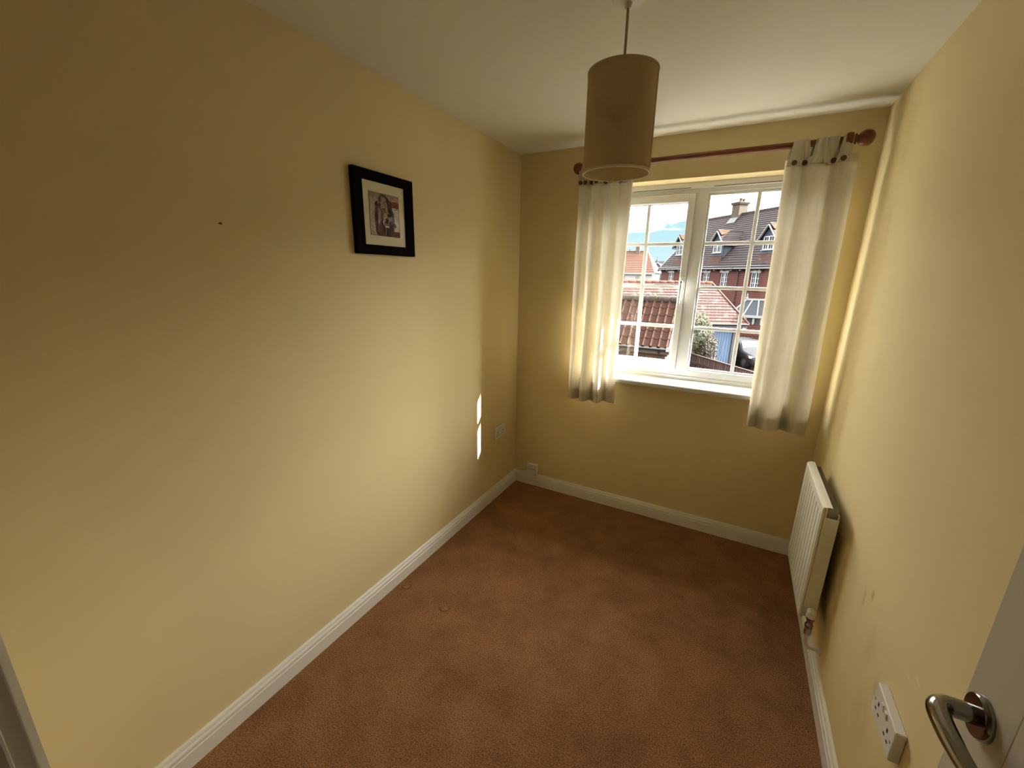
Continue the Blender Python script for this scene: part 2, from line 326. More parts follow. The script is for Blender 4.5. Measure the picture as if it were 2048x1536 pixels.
# skirting boards: profile (out, up)
PR = [(0, 0), (.018, 0), (.018, .058), (.0155, .060), (.0155, .063), (.0165, .066), (.0165, .074), (.014, .079), (.0115, .081), (.0115, .084), (.009, .092), (.006, .095), (0, .095)]
struct(MB().prism([(p[0], p[1]) for p in PR], 'y', YR, 0).build('baseboard_left', 'gloss'), 'cream white skirting board along the left wall')
struct(MB().prism([(W - p[0], p[1]) for p in PR], 'y', YR, 0).build('baseboard_right', 'gloss'), 'cream white skirting board below the radiator')
struct(MB().prism([(-p[0], p[1]) for p in PR], 'x', .018, W - .018).build('baseboard_back', 'gloss'), 'cream white skirting board below the window')
# carpet dents where furniture feet stood
for (x, y, r) in ((.328, -1.343, .0245), (.062, -1.323, .0245)):
    d = MB().lathe([(r * 1.16, .0003), (r * 1.08, .0022), (r, -.002 + .0026), (r * .93, .0024), (r * .5, .003), (.001, .003)], (0, 0, 0), 'z', 28).build('furniture_dent', 'carpet', flo, True, loc=(x, y, 0))

# ------------------------------------------------------------------ window
win = sroot('window_1', (0, 0, 0), 'white framed window of two lights with glazing bars')
GY = .165; F0, F1 = .135, .205
fr = MB(); fx0, fx1, fz0, fz1 = OX0, OX1, OZ0, 2.112
fr.box(fx0, F0, fz0, fx0 + .055, F1, fz1); fr.box(fx1 - .05, F0, fz0, fx1, F1, fz1); fr.box(fx0, F0, fz1 - .04, fx1, F1, fz1); fr.box(fx0, F0, fz0, fx1, F1, 1.020)
fr.build('frame', 'upvc', win, bevel=.004)
MB().box(OX0, F0 - .012, 2.098, OX1, F1, OZ1).build('head_trim', 'upvc', win, bevel=.003)
for a_, b_ in ((.60, 1.06), (1.18, 1.66)): MB().box(a_, F0 - .0125, 2.1005, b_, F0 - .001, 2.1035).build('vent_slot', 'dark', win)
MB().box(OX0, F0 - .010, OZ0, OX1, F0, .980).build('sill_trim', 'upvc', win, bevel=.003)
MB().box(1.090, F0, 1.015, 1.158, F1, 2.075).build('mullion', 'upvc', win, bevel=.004)
# opening sash on the left
sx0, sx1, sz0, sz1 = .562, 1.090, 1.017, 2.072; gl = (.600, 1.052, 1.063, 2.026)
sa = MB(); y0, y1 = F0 - .014, F1 - .01
sa.box(sx0, y0, sz0, gl[0], y1, sz1); sa.box(gl[1], y0, sz0, sx1, y1, sz1); sa.box(gl[0], y0, sz0, gl[1], y1, gl[2]); sa.box(gl[0], y0, gl[3], gl[1], y1, sz1)
sash = sa.build('sash', 'upvc', win, bevel=.005)
gr = (1.158, 1.675, 1.023, 2.070)
bd = MB()
for (a, b, c, d) in (gl, gr):
    pass
def beads(g, par):
    t = .012; k = MB(); yy0, yy1 = GY - .022, GY - .006
    k.box(g[0], yy0, g[2], g[0] + t, yy1, g[3]); k.box(g[1] - t, yy0, g[2], g[1], yy1, g[3]); k.box(g[0] + t, yy0, g[2], g[1] - t, yy1, g[2] + t); k.box(g[0] + t, yy0, g[3] - t, g[1] - t, yy1, g[3])
    k.build('glazing_bead', 'upvc', par, bevel=.002)
beads(gr, win)
ROWS = [1.289, 1.537, 1.793]; bw = .020
for g, vx in ((gl, .826), (gr, 1.416)):
    MB().box(vx - bw / 2, GY - .016, g[2], vx + bw / 2, GY + .016, g[3]).build('glazing_bar', 'upvc', win, bevel=.004)
    xs = [(g[0], vx - bw / 2), (vx + bw / 2, g[1])]
    for z in ROWS:
        for a, b in xs: MB().box(a, GY - .016, z - bw / 2, b, GY + .016, z + bw / 2).build('glazing_bar', 'upvc', win, bevel=.004)
    zs = [g[2]] + ROWS + [g[3]]
    for a, b in xs:
        for j in range(4):
            MB().add([(a, GY, zs[j]), (b, GY, zs[j]), (b, GY, zs[j + 1]), (a, GY, zs[j + 1])], [(0, 1, 2, 3)]).build('pane', 'glass', win)
# espagnolette handle on the sash
hd = MB(); hd.box(1.060, y0 - .010, 1.455, 1.082, y0, 1.600); hs = hd.build('handle', 'handle', sash, bevel=.004)
MB().tube([(1.071, y0 - .008, 1.568), (1.071, y0 - .034, 1.566), (1.070, y0 - .038, 1.545), (1.068, y0 - .038, 1.44)], [.009, .009, .009, .007], 10).build('lever', 'handle', sash, True)
MB().lathe([(.006, 0), (.006, -.003), (.001, -.0035)], (1.071, y0 - .040, 1.568), 'y', 12).build('key_hole', 'dark', sash)
# inner sill board
struct(MB().box(OX0 - .012, -.078, .927, OX1 + .012, F0, .957).build('trim_1', 'sill', bevel=.010, seg=3), 'white window sill board')
# eaves, soffit and gutter above the window outside
ev = MB(); ev.box(-4, YO, 2.285, 6, .60, 2.30); ev.box(-4, .585, 2.275, 6, .605, 2.46)
struct(ev.build('trim_2', 'owhite'), 'white eaves soffit and fascia outside above the window')
MB().prism([(.607 + .055 + .055 * math.cos(a), 2.49 + .055 * math.sin(a)) for a in np.linspace(math.pi, 2 * math.pi, 9)], 'x', -4, 6).build('gutter', 'gutter', bpy.data.objects['trim_2'])

# ------------------------------------------------------------------ curtain pole
PY, PZ = -.118, 2.212
pole = thing('curtain_pole', 'stained wooden curtain pole with ball finials above the window', 'curtain pole', (0, 0, 0))
MB().tube([(.455, PY, PZ), (1.775, PY, PZ)], .0145, 20).build('rod', 'pole', pole, True)
def ball(r, sgn): 
    pr = [(.013, -.030), (.021, -.028), (.021, -.022), (.012, -.018)]
    pr += [(max(.001, r * math.sin(a)), r * .92 + -.018 - r * math.cos(a) * .98) for a in np.linspace(.40, math.pi, 16)]
    return [(q[0], q[1] * sgn) for q in pr]
MB().lathe(ball(.033, -1), (.462 - .0, PY, PZ), 'x', 26).build('finial', 'pole', pole, True)
MB().lathe(ball(.034, 1), (1.782, PY, PZ), 'x', 26).build('finial', 'pole', pole, True)
for bx in (.505, 1.735):
    k = MB().lathe([(.017, -.014), (.027, -.012), (.030, 0), (.027, .012), (.017, .014)], (bx, PY, PZ), 'x', 24).build('bracket', 'pole', pole, True)
    MB().lathe([(.030, 0), (.030, -.012), (.020, -.018), (.014, -.03), (.014, PY + .02)], (bx, 0, PZ - .018), 'y', 20).build('bracket_arm', 'pole', k, True)

# ------------------------------------------------------------------ curtains
def make_curtain(name, label, top, bot, zt, zb, tabs, leadx):
    root = thing(name, label, 'curtain', (0, 0, 0))
    n = 150; A = catmull(top, n); B = catmull(bot, n); nv = 26
    A[:, 1] -= .022; B[:, 1] -= .022
    def P(u, v, off=0):
        k = u * n; i = min(int(k), n - 1); f = k - i
        a = A[i] * (1 - f) + A[i + 1] * f; b = B[i] * (1 - f) + B[i + 1] * f
        t = v ** .8; p = a * (1 - t) + b * t
        wv = .004 * math.sin(9 * u * 3 + v * 7) * v
        return (p[0] + wv, p[1] + off + wv * .6, zt + (zb - zt) * v + .006 * math.sin(u * 17) * v)
    MB().grid(lambda u, v: P(u, v), n, nv).build('panel', 'curtain', root, True)
    MB().grid(lambda u, v: P(u, .945 + v * .055, .0025), n, 2).build('hem', 'curtain', root, True, label='doubled hem at the bottom of the curtain')
    MB().grid(lambda u, v: P(u, v * .03, .0025), n, 2).build('heading', 'curtain', root, True)
    for (x, skew, wd, *nb) in tabs:
        # strap loop over the pole
        yf = np.interp(x, A[:, 0], A[:, 1]) - .004
        path = [(yf - .004, zt - .036), (yf - .004, zt - .01), (PY - .022, PZ - .02), (PY - .0185, PZ + .006), (PY - .009, PZ + .0175), (PY + .004, PZ + .0185), (PY + .016, PZ + .008), (PY + .017, PZ - .02), (yf + .022, zt - .005)]
        C_ = catmull(path, 28)
        def Q(u, v, C_=C_, x=x, skew=skew, wd=wd):
            k = v * 28; i = min(int(k), 27); f = k - i; y, z = C_[i] * (1 - f) + C_[i + 1] * f
            return (x + skew * math.sin(v * math.pi) + (u - .5) * wd * (1 - .25 * math.sin(v * math.pi)), y + .004 * math.sin(u * 9), z)
        MB().grid(Q, 6, 28).build('tab', 'curtain', root, True, solid=.002)
        if not nb: MB().lathe([(.002, -.008), (.008, -.008), (.0115, -.006), (.0118, -.003), (.011, 0), (.002, 0)], (x, yf - .006, zt - .022), 'y', 16).build('button', 'button', root, True)
    return root
LT = [(.452, -.010), (.460, -.098), (.475, -.118), (.500, -.122), (.515, -.102), (.530, -.090), (.548, -.105), (.568, -.128), (.588, -.126), (.603, -.100), (.622, -.090), (.645, -.112), (.668, -.124), (.690, -.108), (.708, -.096), (.738, -.098), (.764, -.088), (.770, -.072)]
LB = [(.448, -.005), (.452, -.085), (.468, -.120), (.495, -.135), (.512, -.100), (.522, -.074), (.540, -.085), (.556, -.140), (.572, -.175), (.590, -.165), (.602, -.105), (.618, -.078), (.642, -.118), (.668, -.146), (.688, -.108), (.700, -.080), (.732, -.094), (.756, -.086), (.764, -.072)]
make_curtain('curtain', 'cream tab-top curtain hanging at the window side nearest the lion picture', LT, LB, 2.146, .796, [(.478, .004, .046), (.506, -.003, .04), (.540, .003, .04), (.578, 0, .046), (.620, .002, .042), (.667, -.002, .046), (.716, .003, .046)], .77)
RT = [(1.500, -.082), (1.508, -.104), (1.535, -.120), (1.556, -.114), (1.575, -.100), (1.598, -.128), (1.628, -.140), (1.655, -.122), (1.672, -.096), (1.688, -.092), (1.705, -.118), (1.728, -.126), (1.757, -.122), (1.780, -.108)]
RB = [(1.528, -.070), (1.524, -.098), (1.540, -.128), (1.566, -.102), (1.580, -.118), (1.620, -.158), (1.662, -.146), (1.676, -.100), (1.686, -.078), (1.702, -.085), (1.716, -.124), (1.742, -.150), (1.776, -.142), (1.800, -.100)]
make_curtain('curtain', 'cream tab-top curtain hanging at the window side above the radiator', RT, RB, 2.150, .800, [(1.536, .010, .062), (1.578, -.012, .050), (1.618, .014, .050, 1), (1.650, -.008, .046, 1), (1.668, .016, .040, 1), (1.690, -.018, .046), (1.722, .010, .052)], 1.5)

# ------------------------------------------------------------------ pendant lamp
lx, ly = 1.010, -1.307
lamp = thing('pendant_lamp', 'beige linen drum pendant lamp hanging from the ceiling', 'lamp', (lx, ly, 1.885))
zo = 1.885
MB().lathe([(.050, 2.36 - zo), (.050, 2.350 - zo), (.042, 2.338 - zo), (.012, 2.334 - zo), (.008, 2.322 - zo)], (0, 0, 0), 'z', 28).build('ceiling_rose', 'plastic', lamp, True)
MB().tube([(0, 0, 2.33 - zo), (0.001, 0, 2.27 - zo), (0, 0, 2.10 - zo)], .0038, 10).build('cord', 'cord', lamp, True)
MB().lathe([(.014, .20), (.020, .19), (.021, .13), (.015, .12)], (0, 0, 0), 'z', 18).build('bulb_holder', 'plastic', lamp, True)
MB().lathe([(.010, .125), (.018, .115), (.030, .085), (.030, .07), (.018, .048), (.001, .042)], (0, 0, 0), 'z', 18).build('bulb', mat('bulb_glass', (.75, .72, .62), .2, .5), lamp, True)
R0 = .100; zb_, zt_ = 1.899 - zo, 2.164 - zo
sh = MB().lathe([(R0, zb_), (R0, zt_)], (0, 0, 0), 'z', 72, cap=False).build('shade', 'shade', lamp, True)
MB().lathe([(R0 - .002, zb_), (R0 - .002, zt_)], (0, 0, 0), 'z', 72, cap=False).build('lining', 'shade_in', sh, True)
for z, nm in ((zb_, 'rim'), (zt_, 'rim')):
    MB().lathe([(R0 + .0012, z - .002), (R0 + .0018, z + .002), (R0 + .0012, z + .005), (R0 - .0035, z + .005), (R0 - .004, z + .001), (R0 - .0035, z - .002), (R0 + .0012, z - .002)], (0, 0, 0), 'z', 72, cap=False).build(nm, 'rim' if z == zb_ else 'shade', sh, True)
sp_ = MB()
for k in range(3):
    a = k * 2.094 + .4; sp_.tube([(.016 * math.cos(a), .016 * math.sin(a), .165), (R0 * .5 * math.cos(a), R0 * .5 * math.sin(a), .185), ((R0 - .003) * math.cos(a), (R0 - .003) * math.sin(a), zt_ - .004)], .002, 6)
sp_.build('shade_ring', 'gloss', sh, True)
# seam of the fabric
MB().box(R0 - .0005, -.006, zb_, R0 + .0012, .006, zt_).build('seam', 'shade', sh)

# ------------------------------------------------------------------ picture of a lion
pic = thing('framed_picture', 'black framed picture of a lion head with cream mount', 'picture', (0, -1.274, 1.83))
hw_, hh_ = .1695, .1625; fwid = .048
fm = MB()
def ringq(a, b, x0, x1):   # mitred frame ring: a outer half sizes, b inner half sizes
    o = [(-a[0], -a[1]), (a[0], -a[1]), (a[0], a[1]), (-a[0], a[1])]; i = [(-b[0], -b[1]), (b[0], -b[1]), (b[0], b[1]), (-b[0], b[1])]
    vs = [(x0, *p) for p in o] + [(x1, *p) for p in o] + [(x1 - .003, *p) for p in i] + [(x0, *p) for p in i]
    fs = []
    for k in range(4):
        j = (k + 1) % 4
        fs += [(k, j, 4 + j, 4 + k), (4 + k, 4 + j, 8 + j, 8 + k), (8 + k, 8 + j, 12 + j, 12 + k), (12 + k, 12 + j, j, k)]
    return vs, fs
fm.add(*ringq((hw_, hh_), (hw_ - fwid, hh_ - fwid * .8), 0.001, .022)); fm.build('frame', 'frame', pic, bevel=.0015)
MB().box(.002, -hw_ + .04, -hh_ + .03, .010, hw_ - .04, hh_ - .03).build('mount', 'mount', pic)
MB().add([(.0155, -hw_ + .044, -hh_ + .035), (.0155, hw_ - .044, -hh_ + .035), (.0155, hw_ - .044, hh_ - .035), (.0155, -hw_ + .044, hh_ - .035)], [(0, 1, 2, 3)]).build('pane', 'pglass', pic)
# the print: painted cells
GN = 110
yy, xx = np.mgrid[0:GN, 0:GN]; u = (xx + .5) / GN; v = (yy + .5) / GN
img = np.zeros((GN, GN, 3)); img[:] = (.44, .37, .27)
lr_ = np.random.RandomState(3)
def vnoise(sx, sy):     # smooth value noise, sx by sy cells
    g = lr_.rand(sy + 2, sx + 2); X = u * sx; Y = v * sy; i = X.astype(int); j = Y.astype(int); fx = X - i; fy = Y - j
    fx = fx * fx * (3 - 2 * fx); fy = fy * fy * (3 - 2 * fy)
    return (g[j, i] * (1 - fx) + g[j, i + 1] * fx) * (1 - fy) + (g[j + 1, i] * (1 - fx) + g[j + 1, i + 1] * fx) * fy
wu = u + .05 * (vnoise(7, 9) - .5); wv = v + .05 * (vnoise(9, 7) - .5)
streak = vnoise(38, 7); fine = vnoise(60, 60)
def ell(cx, cy, rx, ry, c, rot=0, soft=.3, a=1.0):
    dx, dy = wu - cx, wv - cy; ca, sa_ = math.cos(rot), math.sin(rot); X = (dx * ca + dy * sa_) / rx; Y = (-dx * sa_ + dy * ca) / ry
    m_ = np.clip((1 - np.sqrt(X * X + Y * Y)) / soft, 0, 1)[..., None] * a; img[:] = img * (1 - m_) + np.array(c) * m_
def rect(x0, y0, x1, y1, c, a=1.0):
    m_ = ((wu > x0) & (wu < x1) & (wv > y0) & (wv < y1))[..., None] * a; img[:] = img * (1 - m_) + np.array(c) * m_
DK, BR, RD, PK, CR = (.030, .014, .012), (.095, .045, .032), (.17, .06, .04), (.33, .22, .18), (.60, .52, .41)
rect(-1, -1, 2, .10, (.40, .32, .24)); rect(-1, .1, .22, 2, (.46, .39, .29)); rect(.60, .13, 2, .27, (.27, .08, .045)); rect(.72, .27, 2, .86, (.60, .54, .42)); rect(.70, .86, 2, 2, (.20, .075, .05))
# mane
ell(.46, .17, .22, .15, BR); ell(.46, .60, .31, .58, BR, soft=.1); ell(.24, .60, .085, .44, DK, .03, a=.9); ell(.74, .56, .085, .40, DK, -.04, a=.9); ell(.64, .27, .10, .20, DK, -.35)
m2 = (np.clip((.31 - np.abs(wu - .46)) / .06, 0, 1) * np.clip((wv - .1) / .1, 0, 1) * np.clip((streak - .45) / .25, 0, 1))[..., None] * .55; img[:] = img * (1 - m2) + np.array((.30, .15, .11)) * m2
ell(.315, .52, .055, .24, (.40, .29, .25), .08, a=.9); ell(.36, .82, .055, .22, RD, .1); ell(.43, .74, .045, .22, DK, -.05, a=.8)
# ear and brow
ell(.24, .20, .085, .065, CR, -.5, a=.6); ell(.235, .215, .055, .04, BR, -.5); ell(.215, .265, .05, .045, DK); ell(.47, .125, .10, .055, (.38, .28, .25), .45); ell(.42, .20, .08, .05, (.36, .29, .22), -.2)
# face
ell(.51, .42, .135, .27, (.33, .21, .15), -.06); ell(.45, .30, .075, .10, (.38, .29, .22), .1); ell(.57, .36, .045, .17, (.36, .26, .21), -.12)
ell(.415, .45, .035, .09, (.24, .11, .075), .1); ell(.48, .355, .055, .022, DK, .25); ell(.64, .40, .042, .022, DK, .1); ell(.505, .40, .016, .075, (.06, .03, .02), -.35); ell(.475, .335, .05, .012, CR, .2, a=.7)
ell(.53, .535, .105, .085, (.42, .34, .27), .25); ell(.66, .555, .06, .075, (.30, .21, .16), 0); ell(.625, .492, .062, .030, DK, .12); ell(.60, .53, .012, .045, DK)
ell(.57, .645, .105, .082, DK, .12, soft=.2); ell(.515, .622, .014, .032, CR, .1, soft=.5); ell(.635, .630, .013, .030, CR, 0, soft=.5); ell(.575, .690, .055, .020, (.30, .11, .09)); ell(.525, .688, .010, .022, CR); ell(.61, .690, .010, .02, CR)
ell(.545, .762, .085, .045, (.58, .50, .42), .2); ell(.46, .66, .022, .075, (.50, .42, .34), .1); ell(.545, .80, .05, .02, DK, .1, a=.6)
# chest
ell(.60, .93, .18, .16, DK, 0, a=.7); ell(.49, .90, .018, .14, PK, .03); ell(.70, .90, .03, .13, RD, -.1); ell(.82, .72, .07, .05, BR, .6, a=.8); ell(.91, .30, .03, .013, DK); ell(.85, .335, .02, .013, DK)
img = img * (.72 + .55 * fine[..., None]) * (.85 + .3 * streak[..., None])
bd_ = (u < .014) | (u > .986) | (v < .010) | (v > .990); img[bd_] = img[bd_] * .4
img = np.clip(img * 1.08, 0, 1) ** 1.3
AW, AH = .086, .085
pm = MB().grid(lambda a, b: (.0108, -AW + 2 * AW * a, AH - 2 * AH * b), GN, GN)
m_ = bpy.data.materials.new('lion_print'); m_.use_nodes = True; at = m_.node_tree.nodes.new('ShaderNodeVertexColor'); at.layer_name = 'ink'
m_.node_tree.links.new(at.outputs[0], m_.node_tree.nodes['Principled BSDF'].inputs['Base Color']); m_.node_tree.nodes['Principled BSDF'].inputs['Roughness'].default_value = .85
po_ = pm.build('print', m_, pic, label='brown and cream drawing of a roaring lion head')
ca_ = po_.data.color_attributes.new('ink', 'FLOAT_COLOR', 'CORNER')
cols = np.ones((len(po_.data.loops), 4), np.float32)
flat = img.reshape(-1, 3)
for q in po_.data.polygons:
    for li in q.loop_indices: cols[li, :3] = flat[q.index]
ca_.data.foreach_set('color', cols.ravel())
# wall nail left of the picture
nl = MB().lathe([(.0015, 0), (.0015, .010), (.0035, .010), (.0035, .012), (.001, .0125)], (0, 0, 0), 'x', 10).build('nail', 'button', loc=(0, -1.943, 1.727)); tag(nl, 'small dark nail in the bare cream wall', 'nail')

# ------------------------------------------------------------------ sockets
def socket(name, label, x, y, z, sgn, th):
    r = thing(name, label, 'socket', (x, y, z - .043))
    X = lambda d: sgn * d
    MB().box(X(0), -.073, 0, X(th), .073, .086).build('plate', 'plastic', r, bevel=.003)
    for k in (-1, 1):
        cy = k * .036
        MB().box(X(th), cy - .0035, .044, X(th + .0006), cy + .0035, .054).build('pin_hole', 'dark', r)
        for q in (-1, 1): MB().box(X(th), cy + q * .011 - .0045, .024, X(th + .0006), cy + q * .011 + .0045, .029).build('pin_hole', 'dark', r)
        yy_ = k * .012
        sw = MB().prism([(X(th - .001), .058), (X(th + .001), .058), (X(th + .0045), .077), (X(th - .001), .077)], 'y', yy_ - .006, yy_ + .006).build('switch', 'plastic', r, bevel=.0008)
        MB().lathe([(.0035, 0), (.0035, X(.0008)), (.001, X(.001))], (X(th), k * .0605, .043), 'x', 10).build('screw', 'brass', r)
    return r
socket('wall_socket', 'white double socket low on the wall near the sunlit strip', 0, -.262, .499, 1, .012)
socket('wall_socket', 'white double socket on the scuffed wall beside the open door', W, -1.536, .533, -1, .022)
jb = thing('junction_box', 'small white junction box above the skirting in the corner', 'box', (.160, 0, .088))
MB().box(-.044, -.030, 0, .044, 0, .090).build('case', 'plastic', jb, bevel=.004)
MB().box(-.042, -.0312, .050, .042, -.030, .0515).build('seam', 'dark', jb)
MB().lathe([(.004, -.030), (.004, -.0312), (.001, -.0315)], (.030, 0, .016), 'y', 10).build('screw', 'brass', jb)

# ------------------------------------------------------------------ radiator
rx = W - .090; ry0, ry1, rz0, rz1 = -.868, -.400, .243, .757
rad = thing('radiator', 'white panel radiator on the wall under the window side curtain', 'radiator', (W, -.634, .10))
def rb(mb, name, m, **k):
    mb.v = [(p[0] - W, p[1] + .634, p[2] - .10) for p in mb.v]; return mb.build(name, m, rad, **k)
# pressed front panel: flutes in y, profile swept in z with flat margins
nf = 9; ys = []
def prof(y):
    t = (y - ry0) / (ry1 - ry0); m_ = .035
    if t < m_ or t > 1 - m_: return 0
    k = (t - m_) / (1 - 2 * m_) * nf; f = k - math.floor(k)
    return .0 if f > .34 else (.007 * f / .07 if f < .07 else (.007 if f < .27 else .007 * (.34 - f) / .07))
Y_ = []
mgn = .035
Y_ = [ry0, ry0 + .003] + sorted({round(ry0 + (ry1 - ry0) * (mgn + (1 - 2 * mgn) * (k + f) / nf), 5) for k in range(nf) for f in (0, .07, .27, .34, 1)}) + [ry1 - .003, ry1]
Z_ = [(rz0, .010), (rz0 + .004, .003), (rz0 + .03, 0), (rz0 + .040, 1), (rz1 - .050, 1), (rz1 - .040, 0), (rz1 - .010, 0), (rz1 - .003, .004), (rz1, .014), (rz1, .030)]
vs = []; 
for (z, k) in Z_:
    for y in Y_:
        if k == 1: d = prof(y)
        elif k == 0: d = 0
        else: d = k
        if y in (Y_[0], Y_[-1]): d = max(d, .008)
        vs.append((rx + d, y, z))
ny = len(Y_)
pmb = MB().add(vs, [(j * ny + i, (j + 1) * ny + i, (j + 1) * ny + i + 1, j * ny + i + 1) for j in range(len(Z_) - 1) for i in range(ny - 1)])
rb(pmb, 'front_panel', 'rad')
rb(MB().box(rx + .010, ry0 + .002, rz0 + .004, rx + .016, ry1 - .002, rz1 - .004), 'inner_panel', 'rad')
fn = MB()
for k in range(46):
    y = ry0 + .02 + (ry1 - ry0 - .04) * k / 45; fn.box(rx + .016, y - .0006, rz0 + .05, rx + .054, y + .0006, rz1 - .012)
fo = rb(fn, 'convector_fins', 'fin'); fo['kind'] = 'stuff'
for yy_ in (ry0 + .004, ry1 - .008): rb(MB().box(rx + .016, yy_, rz0 + .012, rx + .058, yy_ + .003, rz1 - .045), 'side_panel', 'rad', bevel=.001)
rb(MB().box(rx + .054, ry0 + .01, rz0 + .01, rx + .058, ry1 - .01, rz1 - .03), 'back_panel', 'rad')
for z in (rz0 + .08, rz1 - .20): rb(MB().box(W - .034, ry0 + .10, z, W, ry0 + .13, z + .05), 'bracket', 'fin')
vx, vy = W - .055, -.900
tv = rb(MB().tube([(rx + .035, ry0 + .004, .268), (vx, vy, .264)], .010, 12), 'valve', 'brass', smooth=True)
def sub(mb, name, m, **k):
    mb.v = [(p[0] - W, p[1] + .634, p[2] - .10) for p in mb.v]; return mb.build(name, m, tv, **k)
sub(MB().lathe([(.010, .235), (.014, .238), (.014, .252), (.011, .256), (.011, .272), (.015, .276), (.015, .284)], (vx, vy, 0), 'z', 14), 'valve_body', 'chrome', smooth=True)
sub(MB().lathe([(.0135, .284), (.0165, .287), (.0165, .316), (.0125, .321), (.001, .322)], (vx, vy, 0), 'z', 18), 'valve_cap', 'plastic', smooth=True)
sub(MB().lathe([(.0125, .205), (.0125, .235)], (vx, vy, 0), 'z', 6), 'valve_nut', 'brass')
sub(MB().tube([(vx, vy, .21), (vx, vy, .165), (vx + .012, vy, .145), (W, vy, .142)], .0075, 10), 'pipe', 'gloss', smooth=True)
sub(MB().lathe([(.016, 0), (.016, -.004), (.009, -.006)], (W, vy, .142), 'x', 14), 'pipe_collar', 'plastic', smooth=True)

# ------------------------------------------------------------------ door, its frame and handle
struct(MB().box(DX0 - .0, YR - .12, 0, DX0 + .022, YR + .004, DZ).box(DX1 - .022, YR - .12, 0, DX1, YR + .004, DZ).box(DX0, YR - .12, DZ - .022, DX1, YR + .004, DZ).build('trim_3', 'door', bevel=.002), 'white door lining')
ar = MB(); ap = [(0, 0), (.065, 0), (.065, .008), (.055, .012), (.02, .018), (.008, .019), (0, .014)]
ar.prism([(DX0 + .010 - p[0], YR + p[1]) for p in ap], 'z', 0, DZ + .055); ar.prism([(DX1 - .004 + p[0] * .6, YR + p[1]) for p in ap], 'z', 0, DZ + .055)
ar.box(DX0 - .05, YR, DZ - .01, DX1 + .04, YR + .017, DZ + .055)
struct(ar.build('trim_4', 'door', bevel=.001), 'white door architrave')
dx0, dx1, dy0, dy1 = 1.775, 1.810, -2.655, -1.930
dr = sroot('door_1', (dx1, dy0, .006), 'white panelled door standing open against the wall')
def db(mb, name, m, par=None, **k):
    mb.v = [(p[0] - dx1, p[1] - dy0, p[2] - .006) for p in mb.v]; return mb.build(name, m, par or dr, **k)
st = .105; pan = [(dy0 + st, dy0 + .32), (dy1 - .32, dy1 - st)]; pz = [(.20, .86), (1.09, 1.55), (1.66, 1.88)]
lf = MB(); lf.box(dx0 + .007, dy0, .006, dx1, dy1, 1.99)
lf.box(dx0, dy0, .006, dx0 + .007, dy0 + st, 1.99); lf.box(dx0, dy1 - st, .006, dx0 + .007, dy1, 1.99); lf.box(dx0, dy0 + .32, .006, dx0 + .007, dy1 - .32, 1.99)
zc = [.006, .20, .86, 1.09, 1.55, 1.66, 1.88, 1.99]
for a, b in ((0, 1), (2, 3), (4, 5), (6, 7)):
    for y0_, y1_ in pan: lf.box(dx0, y0_, zc[a], dx0 + .007, y1_, zc[b])
db(lf, 'leaf', 'door', bevel=.0015)
for y0_, y1_ in pan:
    for z0_, z1_ in pz: db(MB().hexa([(dx0 + .007, y0_ + .012, z0_ + .012), (dx0 + .007, y1_ - .012, z0_ + .012), (dx0 + .007, y1_ - .012, z1_ - .012), (dx0 + .007, y0_ + .012, z1_ - .012)], [(dx0 + .001, y0_ + .03, z0_ + .03), (dx0 + .001, y1_ - .03, z0_ + .03), (dx0 + .001, y1_ - .03, z1_ - .03), (dx0 + .001, y0_ + .03, z1_ - .03)]), 'panel', 'door')
hy, hz_ = -1.978, 1.011
rose = db(MB().lathe([(.0305, 0), (.0305, -.006), (.028, -.0095), (.013, -.0105), (.001, -.0105)], (dx0, hy, hz_), 'x', 32), 'handle', 'chrome', smooth=True, label='chrome lever door handle')
lv = [(dx0 - .006, hy, hz_), (dx0 - .025, hy, hz_), (dx0 - .040, hy - .002, hz_), (dx0 - .050, hy - .012, hz_ + .001), (dx0 - .053, hy - .030, hz_ + .001), (dx0 - .052, hy - .060, hz_), (dx0 - .048, hy - .090, hz_ - .002), (dx0 - .042, hy - .115, hz_ - .004)]
lvc = catmull(lv, 40); lr = np.interp(np.linspace(0, 1, 41), [0, .25, .45, .7, 1], [.0130, .0130, .0132, .0125, .0095])
q_ = MB().tube([tuple(p) for p in lvc], list(lr), 16); db(q_, 'lever', 'chrome', par=rose, smooth=True)
for z in (.25, 1.75): db(MB().box(dx1 - .002, dy0 - .004, z, dx1 + .002, dy0 + .004, z + .08), 'hinge', 'brass')

# ================================================================== outside
GZ = -3.2
struct(MB().box(-120, .33, GZ - .2, 120, 160, GZ).build('ground', 'ground'), 'asphalt ground outside')
struct(MB().box(-4, .20, GZ, OX0, .33, 2.25).box(OX1, .20, GZ, 6, .33, 2.25).box(OX0, .21, GZ, OX1, .33, OZ0 - .03).build('wall_outside', 'brick_o'), 'outer brick face of this house')
def courses(mb, A0, A1, B0, B1, n, th=.03):
    # stepped tile courses between eaves edge A0-A1 and ridge edge B0-B1
    A0, A1, B0, B1 = map(Vector, (A0, A1, B0, B1)); nr = (A1 - A0).cross(B0 - A0).normalized()
    if nr.z < 0: nr = -nr
    for k in range(n):
        a, b = k / n, (k + 1) / n
        p0, p1, q0, q1 = A0.lerp(B0, a), A1.lerp(B1, a), A0.lerp(B0, b), A1.lerp(B1, b)
        mb.hexa([p0, p1, q1, q0], [p0 + nr * th, p1 + nr * th, q1 + nr * .004, q0 + nr * .004])
    return mb
